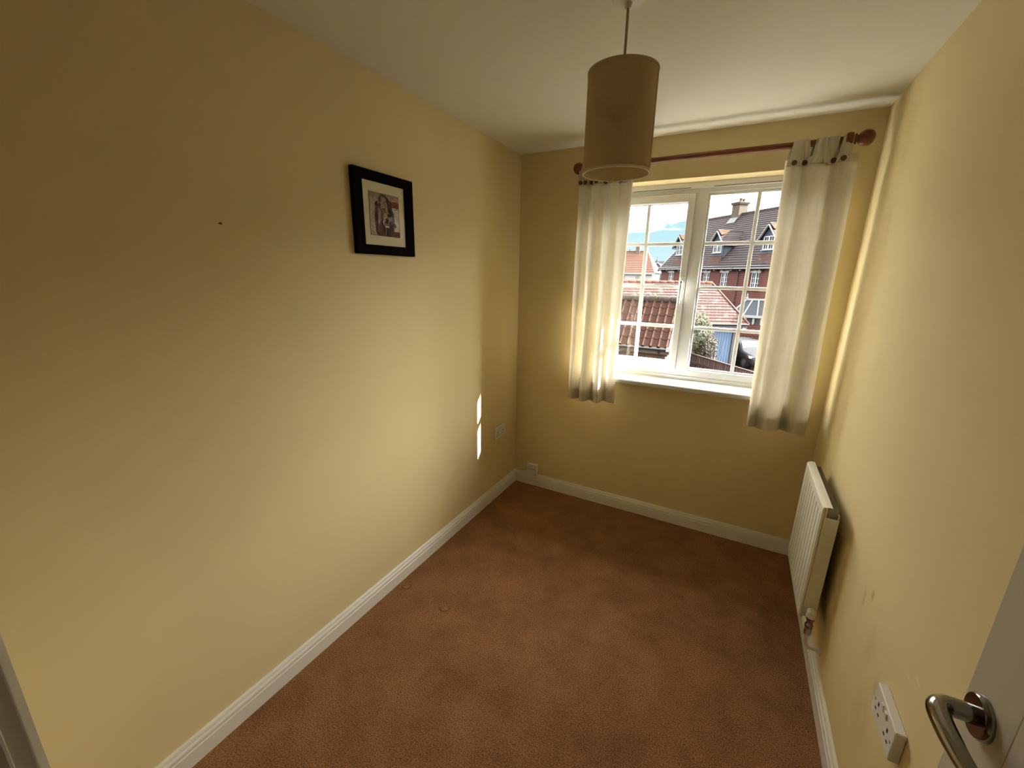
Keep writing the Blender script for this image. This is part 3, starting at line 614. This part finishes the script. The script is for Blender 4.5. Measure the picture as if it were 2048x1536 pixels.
def casement(parent, x0, x1, y, z0, z1, cols=2, rows=2, fwd=-1, t=.055, name='window'):
    # facade window: dark pane plane, white frame, bars
    k = MB(); yf = y + fwd * .05
    k.box(x0, y, z0, x0 + t, yf, z1); k.box(x1 - t, y, z0, x1, yf, z1); k.box(x0, y, z1 - t, x1, yf, z1); k.box(x0, y, z0, x1, yf, z0 + t)
    xm = (x0 + x1) / 2; k.box(xm - t * .8, y, z0, xm + t * .8, yf, z1)
    b = .028
    for (a, c) in ((x0 + t, xm - t * .8), (xm + t * .8, x1 - t)):
        k.box((a + c) / 2 - b / 2, y, z0, (a + c) / 2 + b / 2, y + fwd * .03, z1)
        for r in range(1, rows + 1):
            z = z0 + t + (z1 - z0 - 2 * t) * r / (rows + 1); k.box(a, y, z - b / 2, c, y + fwd * .03, z + b / 2)
    f = k.build(name, 'wframe', parent)
    for (a, c) in ((x0 + t, xm - t * .8), (xm + t * .8, x1 - t)):
        MB().box(a, y - .005, z0 + t, c, y + .005, z1 - t).build('pane', 'opane', f)
    return f
# ---- brick town house: local x along the facade, local -y towards us
ang = math.radians(-46.846)
hs_ = thing('town_house', 'red brick terraced house with plum tiled roof and gabled dormers', 'house', (-5.903, 42.336, GZ), ang)
z = lambda q: q - GZ
LEN = 24; EZ, RZ, HD = 2.47, 7.2, 4.5
wl = MB()
wins = [(1.6, .92, 2.03), (6.55, .92, 2.03), (8.66, .92, 2.03), (11.80, .85, 2.03), (15.5, .92, 2.03), (19.0, .92, 2.03)]
# facade wall with window recesses
xs_ = 0
for (c, a, b) in wins:
    x0_, x1_ = c - .42, c + .42; wl.box(xs_, 0, 0, x0_, .3, z(EZ)); wl.box(x0_, 0, 0, x1_, .3, z(a)); wl.box(x0_, 0, z(b), x1_, .3, z(EZ)); xs_ = x1_
wl.box(xs_, 0, 0, LEN, .3, z(EZ)); wl.box(0, .3, 0, .3, 9, z(EZ)); wl.prism([(0, z(EZ)), (9, z(EZ)), (4.5, z(RZ) - .1)], 'x', 0, .3)
wl.box(LEN - .3, .3, 0, LEN, 9, z(EZ))
wl.build('wall', 'brick', hs_)
for (c, a, b) in wins:
    f = casement(hs_, c - .42, c + .42, .12, z(a), z(b))
    MB().prism([(c - .47, z(b)), (c + .47, z(b)), (c + .56, z(b) + .31), (c - .56, z(b) + .31)], 'y', -.03, .2).build('lintel', 'stone', hs_)
    MB().box(c - .10, -.05, z(b) - .01, c + .10, .1, z(b) + .33).build('keystone', 'stone', hs_)
    MB().box(c - .55, -.09, z(a) - .13, c + .55, .12, z(a)).build('window_sill', 'stone', hs_, bevel=.01)
    MB().box(c - .40, .20, z(a), c + .40, .28, z(b)).build('reveal', 'slate', hs_)
ov = .32; sl = (RZ - EZ) / (HD)
rf = MB(); courses(rf, (-.15, -ov, z(EZ) - ov * sl + .12), (LEN + .15, -ov, z(EZ) - ov * sl + .12), (-.15, HD, z(RZ)), (LEN + .15, HD, z(RZ)), 26, .035)
courses(rf, (-.15, 9 + ov, z(EZ) - ov * sl + .12), (LEN + .15, 9 + ov, z(EZ) - ov * sl + .12), (-.15, HD, z(RZ)), (LEN + .15, HD, z(RZ)), 3, .03)
roof = rf.build('roof', 'roof_main', hs_)
MB().tube([(-.15, HD, z(RZ) - .02), (LEN + .15, HD, z(RZ) - .02)], .13, 8).build('ridge', 'ridge_old', hs_)
# cream verge and eaves
MB().box(-.1, -ov - .02, z(EZ) - .16, LEN + .1, -ov + .02, z(EZ) - .03).build('fascia', 'owhite', hs_)
MB().box(-.1, -ov, z(EZ) - .16, LEN + .1, 0, z(EZ) - .14).build('soffit', 'owhite', hs_)
for k in range(26):
    x = .25 + k * .93; MB().box(x - .05, -.26, z(EZ) - .30, x + .05, .0, z(EZ) - .16).build('eaves_bracket', 'owhite', hs_)
MB().tube([(-.1, -ov - .07, z(EZ) + .02), (LEN, -ov - .07, z(EZ) + .02)], .05, 8).build('gutter', 'gutter', hs_)
MB().tube([(9.85, -ov - .05, z(EZ)), (9.9, -.2, z(EZ) - .2), (10.2, -.08, z(EZ) - .38), (10.2, -.08, 0)], .04, 8).build('downpipe', 'gutter', hs_)
MB().bar((-.18, -ov, z(EZ) - ov * sl + .05), (-.18, HD, z(RZ) - .08), .06, .2).build('verge_board', 'owhite', hs_)
# chimney on the ridge
ch = MB().box(3.82, HD - .45, z(6.6), 4.70, HD + .45, z(8.0)).box(3.74, HD - .53, z(8.0), 4.78, HD + .53, z(8.10)).box(3.70, HD - .57, z(8.1), 4.82, HD + .57, z(8.2)).build('chimney', 'chim', hs_)
MB().lathe([(.17, z(8.2)), (.13, z(8.28)), (.12, z(8.5)), (.16, z(8.55))], (4.25, HD, 0), 'z', 12).build('chimney_pot', 'chim', ch, True)
MB().lathe([(.17, z(8.2)), (.13, z(8.28)), (.12, z(8.45)), (.16, z(8.5))], (4.25, HD + .3, 0), 'z', 12).build('chimney_pot', 'chim', ch, True)
MB().hexa([(3.75, HD - .85, z(6.35) + .04), (4.75, HD - .85, z(6.35) + .04), (4.72, HD - .45, z(6.85)), (3.8, HD - .45, z(6.85))], [(3.75, HD - .85, z(6.35) + .08), (4.75, HD - .85, z(6.35) + .08), (4.72, HD - .45, z(6.92)), (3.8, HD - .45, z(6.92))]).build('flashing', 'cheek', ch)
# three (and one hidden further right) gabled dormers
for dc in (1.85, 6.90, 12.05, 17.2):
    hwid = .62; yd = .5; zb2, ze2, za2 = 3.42, 4.55, 5.45
    yb = lambda q: (q - EZ) / sl      # where the main roof reaches height q
    d = MB().prism([(dc - hwid, z(zb2)), (dc + hwid, z(zb2)), (dc + hwid, z(ze2)), (dc, z(za2) - .12), (dc - hwid, z(ze2))], 'y', yd, yd + .12).build('dormer', 'clad', hs_)
    for sg in (-1, 1):
        xx_ = dc + sg * hwid
        MB().prism([(yd + .05, z(zb2) - .35), (yb(ze2) + .3, z(ze2)), (yd + .05, z(ze2))], 'x', xx_ - .03 * sg, xx_).build('cheek', 'cheek', d)
    q = MB()
    for sg in (-1, 1):
        e0 = (dc + sg * (hwid + .22), yd - .22, z(ze2) - .20); e1 = (dc + sg * (hwid + .22), yb(ze2 - .2) + .15, z(ze2) - .20); r0 = (dc, yd - .22, z(za2)); r1 = (dc, yb(za2) + .2, z(za2))
        courses(q, e0, e1, r0, r1, 7, .03)
        MB().bar((dc, yd - .24, z(za2) - .07), (dc + sg * (hwid + .25), yd - .24, z(ze2) - .29), .05, .17, up=(0, 1, 0)).build('barge_board', 'owhite', d)
        MB().box(dc + sg * (hwid + .14), yd - .2, z(ze2) - .34, dc + sg * (hwid + .24), yb(ze2 - .2), z(ze2) - .24).build('dormer_eaves', 'owhite', d)
    q.build('dormer_roof', 'roof_main', d)
    MB().tube([(dc, yd - .24, z(za2)), (dc, yb(za2) + .1, z(za2))], .07, 8).build('ridge', 'ridge_old', d)
    o2 = MB(); courses(o2, (dc + .50, yd - .225, z(za2) - .42), (dc + .36, yd + .35, z(za2) - .30), (dc + .02, yd - .225, z(za2) + .035), (dc + .02, yd + 1.0, z(za2) + .035), 5, .035); o2.build('painted_sunlit_slope', 'ridge_or_sunlit', d)  # orange courses paint sunlight onto the front of the dormer's right slope
    f = casement(d, dc - .46, dc + .46, yd, z(3.66), z(4.60), rows=1, t=.06)
    MB().box(dc - .54, yd - .12, z(3.60), dc + .54, yd, z(3.66)).build('window_sill', 'owhite', d)
    MB().hexa([(dc - .7, yd - .42, z(EZ) + .08 * sl + .02), (dc + .7, yd - .42, z(EZ) + .08 * sl + .02), (dc + .62, yd, z(zb2)), (dc - .62, yd, z(zb2))], [(dc - .9, yd - .38, z(EZ) + .08 * sl + .0), (dc + .9, yd - .38, z(EZ) + .08 * sl + .0), (dc + .62, yd + .05, z(zb2)), (dc - .62, yd + .05, z(zb2))]).build('apron', 'roof_gar', d)

# ---- conservatory
cs = thing('conservatory', 'white framed conservatory with blue grey glass roof against the brick house', 'conservatory', (3.2, 30.2, GZ))
def P3(x, y, zz): return (x - 3.2, y - 30.2, zz - GZ)
cx0, cx1, cy0, cy1 = .95, 3.4, 29.9, 32.25; ceil_, crid = -.84, .16; rxa, rxb, ryc = 1.85, 2.95, 31.2
facs = [[(cx0, cy0, ceil_), (cx1, cy0, ceil_), (rxb, ryc, crid), (rxa, ryc, crid)], [(cx0, cy1, ceil_), (cx0, cy0, ceil_), (rxa, ryc, crid), (rxa, ryc + .01, crid)], [(cx1, cy0, ceil_), (cx1, cy1, ceil_), (rxb, ryc + .01, crid), (rxb, ryc, crid)], [(cx1, cy1, ceil_), (cx0, cy1, ceil_), (rxa, ryc, crid), (rxb, ryc, crid)]]
for fc in facs:
    lo_ = [Vector(P3(*p)) - Vector((0, 0, .03)) for p in fc]; hi_ = [Vector(P3(*p)) for p in fc]; MB().hexa(lo_, hi_).build('roof_pane', 'cglass', cs)
def rbar(a, b, t=.07): MB().bar(P3(*a), P3(*b), t, t).build('roof_bar', 'owhite', cs)
for t_ in np.linspace(0, 1, 4): rbar((cx0 + (cx1 - cx0) * t_, cy0, ceil_ + .02), (rxa + (rxb - rxa) * t_, ryc, crid + .02))
for t_ in (.25, .5, .75): rbar((cx0, cy0 + (ryc - cy0) * t_, ceil_ + .02), (cx0 + (rxa - cx0) * (t_ + .1), cy0 + (ryc - cy0) * (t_ + .1) , ceil_ + (crid - ceil_) * (t_ + .1) + .02))
rbar((rxa, ryc, crid + .03), (rxb, ryc, crid + .03), .12)
MB().box(*P3(cx0 - .06, cy0 - .08, ceil_ - .14), *P3(cx1 + .06, cy0 + .04, ceil_ + .02)).build('eaves_beam', 'owhite', cs)
MB().box(*P3(cx0 - .08, cy0, ceil_ - .14), *P3(cx0 + .04, cy1, ceil_ + .02)).build('eaves_beam', 'owhite', cs)
for t_ in np.linspace(0, 1, 6):
    x = cx0 + .06 + (cx1 - cx0 - .12) * t_; MB().box(*P3(x - .06, cy0, -1.45), *P3(x + .06, cy0 + .1, ceil_ - .1)).build('post', 'owhite', cs)
MB().box(*P3(cx0 + .05, cy0 + .06, -1.45), *P3(cx1 - .05, cy0 + .08, ceil_ - .1)).build('front_pane', 'opane', cs)
MB().box(*P3(cx0, cy0, GZ), *P3(cx1, cy0 + .2, -1.42)).build('base_wall', 'brick', cs)
MB().box(*P3(cx0, cy0 + .2, GZ), *P3(cx0 + .2, cy1, -1.42)).build('base_wall', 'brick', cs)
MB().lathe([(.05, 0), (.09, .1), (.03, .22), (.06, .3), (.005, .45)], P3(rxa, ryc, crid), 'z', 10).build('finial', 'owhite', cs, True)

# ---- garage with hipped roof and blue door: local x along the eaves (28 degrees), local y away from us
ga = math.radians(28)
gg = thing('garage', 'garage with pinkish hipped tile roof and pale blue double door', 'garage', (1.458, 22.5, GZ), ga)
EZ2, RZ2, D2 = -.80, 1.31, 2.9; ex0, ex1 = -12.0, .62
gr_ = MB()
courses(gr_, (ex0, 0, z(EZ2)), (ex1, 0, z(EZ2)), (ex0, D2, z(RZ2)), (-.30, D2, z(RZ2)), 15, .03)
courses(gr_, (ex1, 0, z(EZ2)), (ex1, 2 * D2, z(EZ2)), (-.30, D2, z(RZ2)), (-.30, D2 + .01, z(RZ2)), 15, .03)
courses(gr_, (ex0, 2 * D2, z(EZ2)), (ex1, 2 * D2, z(EZ2)), (ex0, D2, z(RZ2)), (-.30, D2, z(RZ2)), 4, .03)
gr_.build('roof', 'roof_gar', gg)
for k in range(26):
    x1_ = -.30 - k * .45; MB().lathe([(.12, 0), (.13, .03), (.13, .42), (.12, .44)], (x1_ - .44, D2, z(RZ2) - .03), 'x', 10).build('ridge_tile', 'ridge' if k else 'ridge_or_sunlit', gg, True)
MB().bar((-.30, D2, z(RZ2) + .01), (ex1 + .02, 0, z(EZ2) + .03), .10, .08).build('hip', 'ridge', gg)
MB().box(ex0, .05, z(EZ2) - .20, ex1 - .02, .09, z(EZ2) + .0).build('fascia', 'fascia', gg)
MB().tube([(ex0, -.03, z(EZ2) + .01), (ex1, -.03, z(EZ2) + .01)], .045, 8).build('gutter', 'gutter', gg)
wy = .30
gw = MB(); gw.box(ex0 + .3, wy, 0, -2.35, wy + .2, z(EZ2) - .05); gw.box(.10, wy, 0, .40, wy + .2, z(EZ2) - .05); gw.box(.20, wy + .2, 0, .40, 5.4, z(EZ2) - .05); gw.box(-2.35, wy, z(-1.10), .10, wy + .2, z(EZ2) - .05)
gw.build('wall', 'post', gg)
MB().box(ex0 + .3, .05, z(EZ2) - .22, ex1 - .05, wy, z(EZ2) - .18).build('soffit', 'owhite', gg)
MB().box(-2.35, wy - .03, z(-1.13), .12, wy + .05, z(-1.00)).build('door_frame', 'fascia', gg); MB().box(.02, wy - .03, 0, .12, wy + .05, z(-1.1)).build('door_frame', 'fascia', gg)
for k in range(2):
    x0_ = -2.30 + k * 1.16; dl = MB().box(x0_, wy + .05, .05, x0_ + 1.14, wy + .09, z(-1.13)).build('door', 'blue', gg)
    for j in range(8): MB().box(x0_ + .03 + j * .14, wy + .03, .06, x0_ + .03 + j * .14 + .125, wy + .05, z(-1.14)).build('plank', 'blue', dl)
MB().tube([(-.46, wy + .0, z(-2.55)), (-.42, wy + .0, z(-1.75))], .012, 6).build('door_bar', 'owhite', gg)
MB().lathe([(.03, 0), (.03, -.06), (.01, -.07)], (-.75, wy + .03, z(-2.2)), 'y', 10).build('door_knob', 'alloy', gg)
MB().box(.12, wy - .02, 0, .40, wy + .0, z(EZ2) - .06).build('corner_post', 'post', gg)
fl = thing('flood_light', 'white flood light under the garage eaves corner', 'light', (1.80, 22.50, -1.06))
MB().lathe([(.02, -.10), (.09, -.06), (.11, .0), (.09, .06), (.02, .10)], (0, 0, 0), 'x', 14).build('head', 'lampwhite', fl, True)
MB().box(-.03, 0, .02, .03, .25, .10).build('bracket', 'lampwhite', fl)

# ---- low outbuilding with pantile roof
so = thing('pantile_outbuilding', 'low outbuilding with dark red pantile roof and mossy ridge', 'building', (-2.0, 12.0, GZ))
RY, RZ3, AA = 13.5 - 12.0, z(.79), 1.52; ey, ez = RY - AA, z(.79) - AA; sx0_, sx1_ = -2.4, 1.56
wcol = .262; gau = AA * math.sqrt(2) / 6.12
pt = MB()
def ptile(u_, v_):
    x = u_ * (wcol + .012)
    return (x, v_ * (gau + .06), float(np.interp(u_, [0, .12, .4, .5, .6, .66, .90, 1], [.004, 0, .004, .040, .088, .086, .006, .004])) + .020 * (1 - v_))
nu = 10; pt.grid(ptile, nu, 1)
vv = list(pt.v)
pt.add([vv[i] for i in range(nu + 1)] + [(vv[i][0], vv[i][1], vv[i][2] - .018) for i in range(nu + 1)], [(i, i + 1, nu + 1 + i + 1, nu + 1 + i) for i in range(nu)])
proto = None; rows, ncol = 6, int((sx1_ - sx0_) / wcol)
for r in range(rows):
    for c in range(ncol):
        s_ = r * gau; k45 = math.sqrt(.5)
        lc = (sx0_ + c * wcol, ey - .02 + s_ * k45, ez - .02 + s_ * k45 + rng.uniform(-.003, .003))
        if proto is None: proto = pt.build('pantile', 'pantile', so, True, loc=lc); proto.rotation_euler = (math.radians(45), 0, 0)
        else: inst(proto, 'pantile', so, lc, (math.radians(45 + rng.uniform(-.6, .6)), 0, rng.uniform(-.008, .008)))
for k in range(9):
    x0_ = sx0_ + k * .45; MB().lathe([(.12, 0), (.145, .02), (.145, .43), (.125, .45)], (x0_, RY, RZ3 - .005), 'x', 12).build('ridge_tile', 'ridge_old', so, True)
MB().hexa([(sx0_, ey, ez - .08), (sx1_, ey, ez - .08), (sx1_, RY, RZ3 - .08), (sx0_, RY, RZ3 - .08)], [(sx0_, ey, ez - .03), (sx1_, ey, ez - .03), (sx1_, RY, RZ3 - .03), (sx0_, RY, RZ3 - .03)]).build('roof_deck', 'bark', so)
MB().hexa([(sx0_, 2 * RY - ey, ez - .08), (sx1_, 2 * RY - ey, ez - .08), (sx1_, RY, RZ3 - .08), (sx0_, RY, RZ3 - .08)], [(sx0_, 2 * RY - ey, ez), (sx1_, 2 * RY - ey, ez), (sx1_, RY, RZ3), (sx0_, RY, RZ3)]).build('rear_slope', 'pantile', so)
MB().tube([(sx0_, ey - .05, ez - .05), (sx1_ - .02, ey - .05, ez - .05)], .05, 8).build('gutter', 'gutter', so)
MB().box(sx0_, ey + .02, ez - .24, sx1_ - .02, ey + .05, ez - .05).build('fascia', 'pinkwood', so)
MB().box(sx0_ + .1, ey + .12, 0, sx1_ - .08, 2 * RY - ey - .1, ez - .10).build('wall', 'brick_o', so)
MB().prism([(ey + .12, ez - .1), (2 * RY - ey - .1, ez - .1), (RY, RZ3 - .15)], 'x', sx1_ - .2, sx1_ - .08).build('gable', 'brick_o', so)
MB().box(sx0_ + .1, ey + .10, ez - .62, sx1_ - .75, ey + .12, ez - .36).build('lintel_board', 'gutter', so)
MB().bar((sx1_ - .02, ey - .02, ez - .06), (sx1_ - .02, RY, RZ3 - .05), .05, .16).build('verge_board', 'owhite', so)
for zz_ in (-.05, -.38): MB().box(sx1_ - .12, ey - .10, ez + zz_ - .07, sx1_ + .04, ey + .06, ez + zz_ + .07).build('verge_cap', 'owhite', so, bevel=.01)
MB().tube([(sx1_ - .35, ey - .05, ez - .06), (sx1_ - .35, ey + .08, ez - .3), (sx1_ - .35, ey + .08, 0)], .035, 8).build('downpipe', 'gutter', so)

# ---- white house and grey gabled house far behind
wh = thing('white_house', 'white rendered house with terracotta roof and chimney', 'house', (-16, 76, GZ))
hx0, hx1, hez, hrz = -10.0, 3.45, z(2.24), z(6.15)
MB().box(hx0, .4, 0, hx1 - .4, 8, hez).build('wall', 'render', wh)
k = MB(); courses(k, (hx0, 0, hez), (hx1, 0, hez), (hx0, 4, hrz), (1.2, 4, hrz), 12, .04); courses(k, (hx1, 0, hez), (hx1, 8, hez), (1.2, 4, hrz), (1.2, 4.01, hrz), 12, .04); courses(k, (hx0, 8, hez), (hx1, 8, hez), (hx0, 4, hrz), (1.2, 4, hrz), 3, .04); k.build('roof', 'roof_white', wh)
MB().tube([(hx0, 4, hrz), (1.2, 4, hrz)], .12, 8).build('ridge', 'ridge', wh)
MB().box(hx0, -.05, hez - .25, hx1, .02, hez).build('fascia', 'owhite', wh)
c_ = MB().box(-.95, 3.5, hrz - .5, -.25, 4.5, hrz + 1.0).box(-1.02, 3.4, hrz + .9, -.18, 4.6, hrz + 1.15).build('chimney', 'chim', wh)
MB().lathe([(.14, hrz + 1.15), (.11, hrz + 1.55), (.14, hrz + 1.6)], (-.6, 4, 0), 'z', 10).build('chimney_pot', 'chim', c_, True)
for x in (-2.2, .9): MB().lathe([(.06, hrz), (.05, hrz + .35), (.09, hrz + .4)], (x, 4, 0), 'z', 8).build('vent_pipe', 'gutter', wh, True)
for x in (-2.1, .45):
    f = casement(wh, x - .35, x + .35, .40, z(1.15), z(1.78), rows=1, t=.05)
gh = thing('gabled_house', 'grey rendered house with white gable boards far behind', 'house', (-15.4, 95, GZ))
MB().prism([(-1.2, 0), (1.5, 0), (1.5, z(3.2)), (0, z(4.5)), (-1.2, z(3.45))], 'y', 0, 6).build('wall', 'greyr', gh)
for sg in (-1, 1): MB().bar((0, -.2, z(4.62)), (sg * 1.35, -.2, z(3.30)), .12, .26, up=(0, 1, 0)).build('barge_board', 'owhite', gh)
MB().hexa([(-5, 2.5, z(3.0)), (6, 2.5, z(3.0)), (6, 5, z(5.0)), (-5, 5, z(5.0))], [(-5, 2.5, z(3.1)), (6, 2.5, z(3.1)), (6, 5, z(5.1)), (-5, 5, z(5.1))]).build('roof', 'slate', gh)
MB().box(-5, 5, 0, 6, 8, z(5.0)).build('rear_wall', 'greyr', gh)
MB().lathe([(.16, z(5.0)), (.12, z(5.5)), (.05, z(5.55)), (.05, z(6.1))], (-1.1, 5, 0), 'z', 8).build('chimney_pot', 'chim', gh, True)
casement(gh, -.55, .55, -.01, z(1.1), z(1.85), rows=1)

# ---- garden fence, boards receding to the left
A = Vector((2.45, 12.42, 0)); B = Vector((-.4, 15.75, 0)); n_b = 42
fe = thing('garden_fence', 'weathered vertical board fence in front of the garage', 'fence', (A.x, A.y, GZ))
d_ = (B - A); fl_ = d_.length; fa = math.atan2(d_.y, d_.x); fe.rotation_euler = (0, 0, fa)
bdp = None
for k in range(n_b):
    if bdp is None: bdp = MB().box(0, -.01, .05, fl_ / n_b - .012, .01, 1.80).build('board', 'fence', fe)
    else: inst(bdp, 'board', fe, (k * fl_ / n_b, rng.uniform(-.006, .006), rng.uniform(-.01, .01)))
for zz_ in (.35, 1.45): MB().box(0, .01, zz_, fl_, .05, zz_ + .09).build('rail', 'fence', fe)
MB().box(0, -.035, 1.80, fl_, .035, 1.83).build('capping', 'fence', fe)

# ---- shrubs
def shrub(name, label, base, blobs, nleaf, m, size, stems=True):
    r = thing(name, label, 'shrub', base); k = MB()
    tot = sum(b[3] * b[4] * b[5] for b in blobs)
    for (bx, by, bz, ra, rb_, rc) in blobs:
        for _ in range(int(nleaf * ra * rb_ * rc / tot)):
            t = rng.normal(size=3); t /= np.linalg.norm(t); rad_ = rng.uniform(.55, 1.02); c = Vector((bx + t[0] * ra * rad_, by + t[1] * rb_ * rad_, bz + t[2] * rc * rad_))
            a = Vector(rng.normal(size=3)).normalized(); b = a.orthogonal().normalized(); s_ = size * rng.uniform(.6, 1.3)
            nrm = a.cross(b)
            k.add([c - a * s_, c + b * s_ * .45 + nrm * s_ * .1, c + a * s_, c - b * s_ * .45 + nrm * s_ * .1], [(0, 1, 2), (0, 2, 3)])
    f = k.build('foliage', m, r); f['kind'] = 'stuff'
    top = max(b[2] for b in blobs)
    for j in range(5): MB().tube([(rng.uniform(-.1, .1), rng.uniform(-.1, .1), 0), (rng.uniform(-.2, .2), rng.uniform(-.15, .15), top * .5), (rng.uniform(-.35, .35), rng.uniform(-.25, .25), top)], [.03, .022, .01], 6).build('stem', 'bark', r, True)
    return r
shrub('variegated_shrub', 'tall green and cream shrub rising above the fence', (.17, 15.80, GZ), [(0, 0, 2.45, .55, .5, .72), (-.12, .05, 3.10, .38, .35, .42), (-.25, 0, 1.6, .5, .45, .7), (.28, -.05, 2.1, .38, .35, .5)], 5200, 'leaf', .055)
shrub('dusky_shrub', 'brownish purple shrub in front of the blue garage door', (.60, 15.55, GZ), [(0, 0, 2.15, .30, .28, .52), (.05, 0, 1.5, .32, .3, .5)], 1500, 'leafd', .05)
shrub('climbing_shrub', 'pale leafy shrub tops behind the mossy ridge', (-2.02, 15.35, GZ), [(-.3, 0, 3.95, .42, .3, .22), (.3, 0, 3.95, .40, .3, .20), (0, 0, 3.2, .7, .4, .8)], 1800, 'leaf', .05)

# ---- parked car: local +x is the car's nose
ca = math.atan2(-.88, .47)
cr = thing('car', 'dark silver car parked beside the garage with the blue door', 'car', (2.20, 24.55, GZ), ca)
Lh, Wd = 2.1, .87
# side outline stations: x, half width at belt, z bottom, z belt, z top, half width at top
stn = [(2.12, .55, .32, .52, .60, .40), (2.02, .72, .24, .62, .72, .58), (1.80, .82, .20, .70, .82, .68), (1.40, .86, .20, .78, .90, .74), (.95, .87, .20, .84, .95, .76), (.60, .87, .20, .88, 1.05, .74), (.15, .87, .20, .90, 1.36, .60), (-.40, .87, .20, .90, 1.44, .58), (-1.0, .87, .20, .90, 1.42, .58), (-1.5, .86, .20, .90, 1.30, .58), (-1.85, .84, .22, .88, 1.00, .62), (-2.05, .76, .28, .84, .92, .60)]
bv = []; 
for (x, hw2, z0_, zb3, zt3, ht) in stn:
    ring = [(-hw2 * .9, z0_), (-hw2, (z0_ + zb3) / 2), (-hw2 * .99, zb3), (-ht, zt3 - .02), (-ht * .5, zt3 + .01), (ht * .5, zt3 + .01), (ht, zt3 - .02), (hw2 * .99, zb3), (hw2, (z0_ + zb3) / 2), (hw2 * .9, z0_)]
    bv += [(x, p[0], p[1]) for p in ring]
nn = 10; bf = [(i * nn + j, (i + 1) * nn + j, (i + 1) * nn + (j + 1) % nn, i * nn + (j + 1) % nn) for i in range(len(stn) - 1) for j in range(nn)] + [tuple(range(nn)), tuple((len(stn) - 1) * nn + j for j in range(nn))[::-1]]
body = MB().add(bv, bf).build('body', 'car', cr, True)
sd = body.modifiers.new('sub', 'SUBSURF'); sd.levels = 1; sd.render_levels = 1
MB().hexa([(.64, -.66, 1.02), (.64, .66, 1.02), (.18, .55, 1.345), (.18, -.55, 1.345)], [(.66, -.66, 1.04), (.66, .66, 1.04), (.20, .55, 1.365), (.20, -.55, 1.365)]).build('windscreen', 'opane', cr)
for sg in (-1, 1):
    MB().hexa([(.45, sg * .84, .93), (-1.5, sg * .84, .93), (-1.2, sg * .625, 1.34), (.12, sg * .64, 1.33)], [(.45, sg * .86, .94), (-1.5, sg * .86, .94), (-1.2, sg * .64, 1.35), (.12, sg * .66, 1.34)]).build('side_window', 'opane', cr)
    MB().lathe([(.02, -.10), (.07, -.07), (.08, 0), (.06, .06), (.02, .08)], (.52, sg * .98, 1.0), 'x', 12).build('mirror', 'car', cr, True)
    hl = MB().hexa([(2.02, sg * .46, .60), (1.72, sg * .83, .66), (1.66, sg * .82, .78), (1.96, sg * .48, .72)], [(2.10, sg * .48, .59), (1.76, sg * .87, .65), (1.69, sg * .86, .79), (2.02, sg * .49, .73)]).build('headlamp', 'headlamp', cr)
    MB().hexa([(1.76, sg * .82, .65), (1.58, sg * .85, .68), (1.56, sg * .84, .78), (1.71, sg * .82, .77)], [(1.78, sg * .875, .65), (1.58, sg * .885, .68), (1.56, sg * .885, .78), (1.71, sg * .875, .78)]).build('indicator', 'amber', hl)
    MB().lathe([(.001, 0), (.07, .01), (.07, .04)], (2.06, sg * .58, .40), 'x', 12).build('fog_lamp', 'headlamp', cr)
    for wx in (1.32, -1.30):
        wle = MB().lathe([(.20, -.10), (.30, -.10), (.325, -.07), (.325, .07), (.30, .10), (.20, .10)], (wx, sg * .79, .325), 'y', 26).build('wheel', 'tyre', cr, True)
        al = MB().lathe([(.21, .095), (.205, .108), (.19, .10)], (wx, sg * .79, .325), 'y', 26, cap=False) if sg > 0 else MB().lathe([(.21, -.095), (.205, -.108), (.19, -.10)], (wx, sg * .79, .325), 'y', 26, cap=False)
        for q in range(8):
            a = q * math.pi / 4; al.bar((wx, sg * .895, .325), (wx + .20 * math.cos(a), sg * .89, .325 + .20 * math.sin(a)), .05, .02, up=(0, 1, 0))
        al.build('rim', 'alloy', wle, True)
        MB().lathe([(.36, -.09), (.36, .09)], (wx, sg * .79, .33), 'y', 26).build('wheel_arch', 'tyre', cr, True)
MB().box(2.02, -.45, .36, 2.10, .45, .46).build('grille', 'gutter', cr)
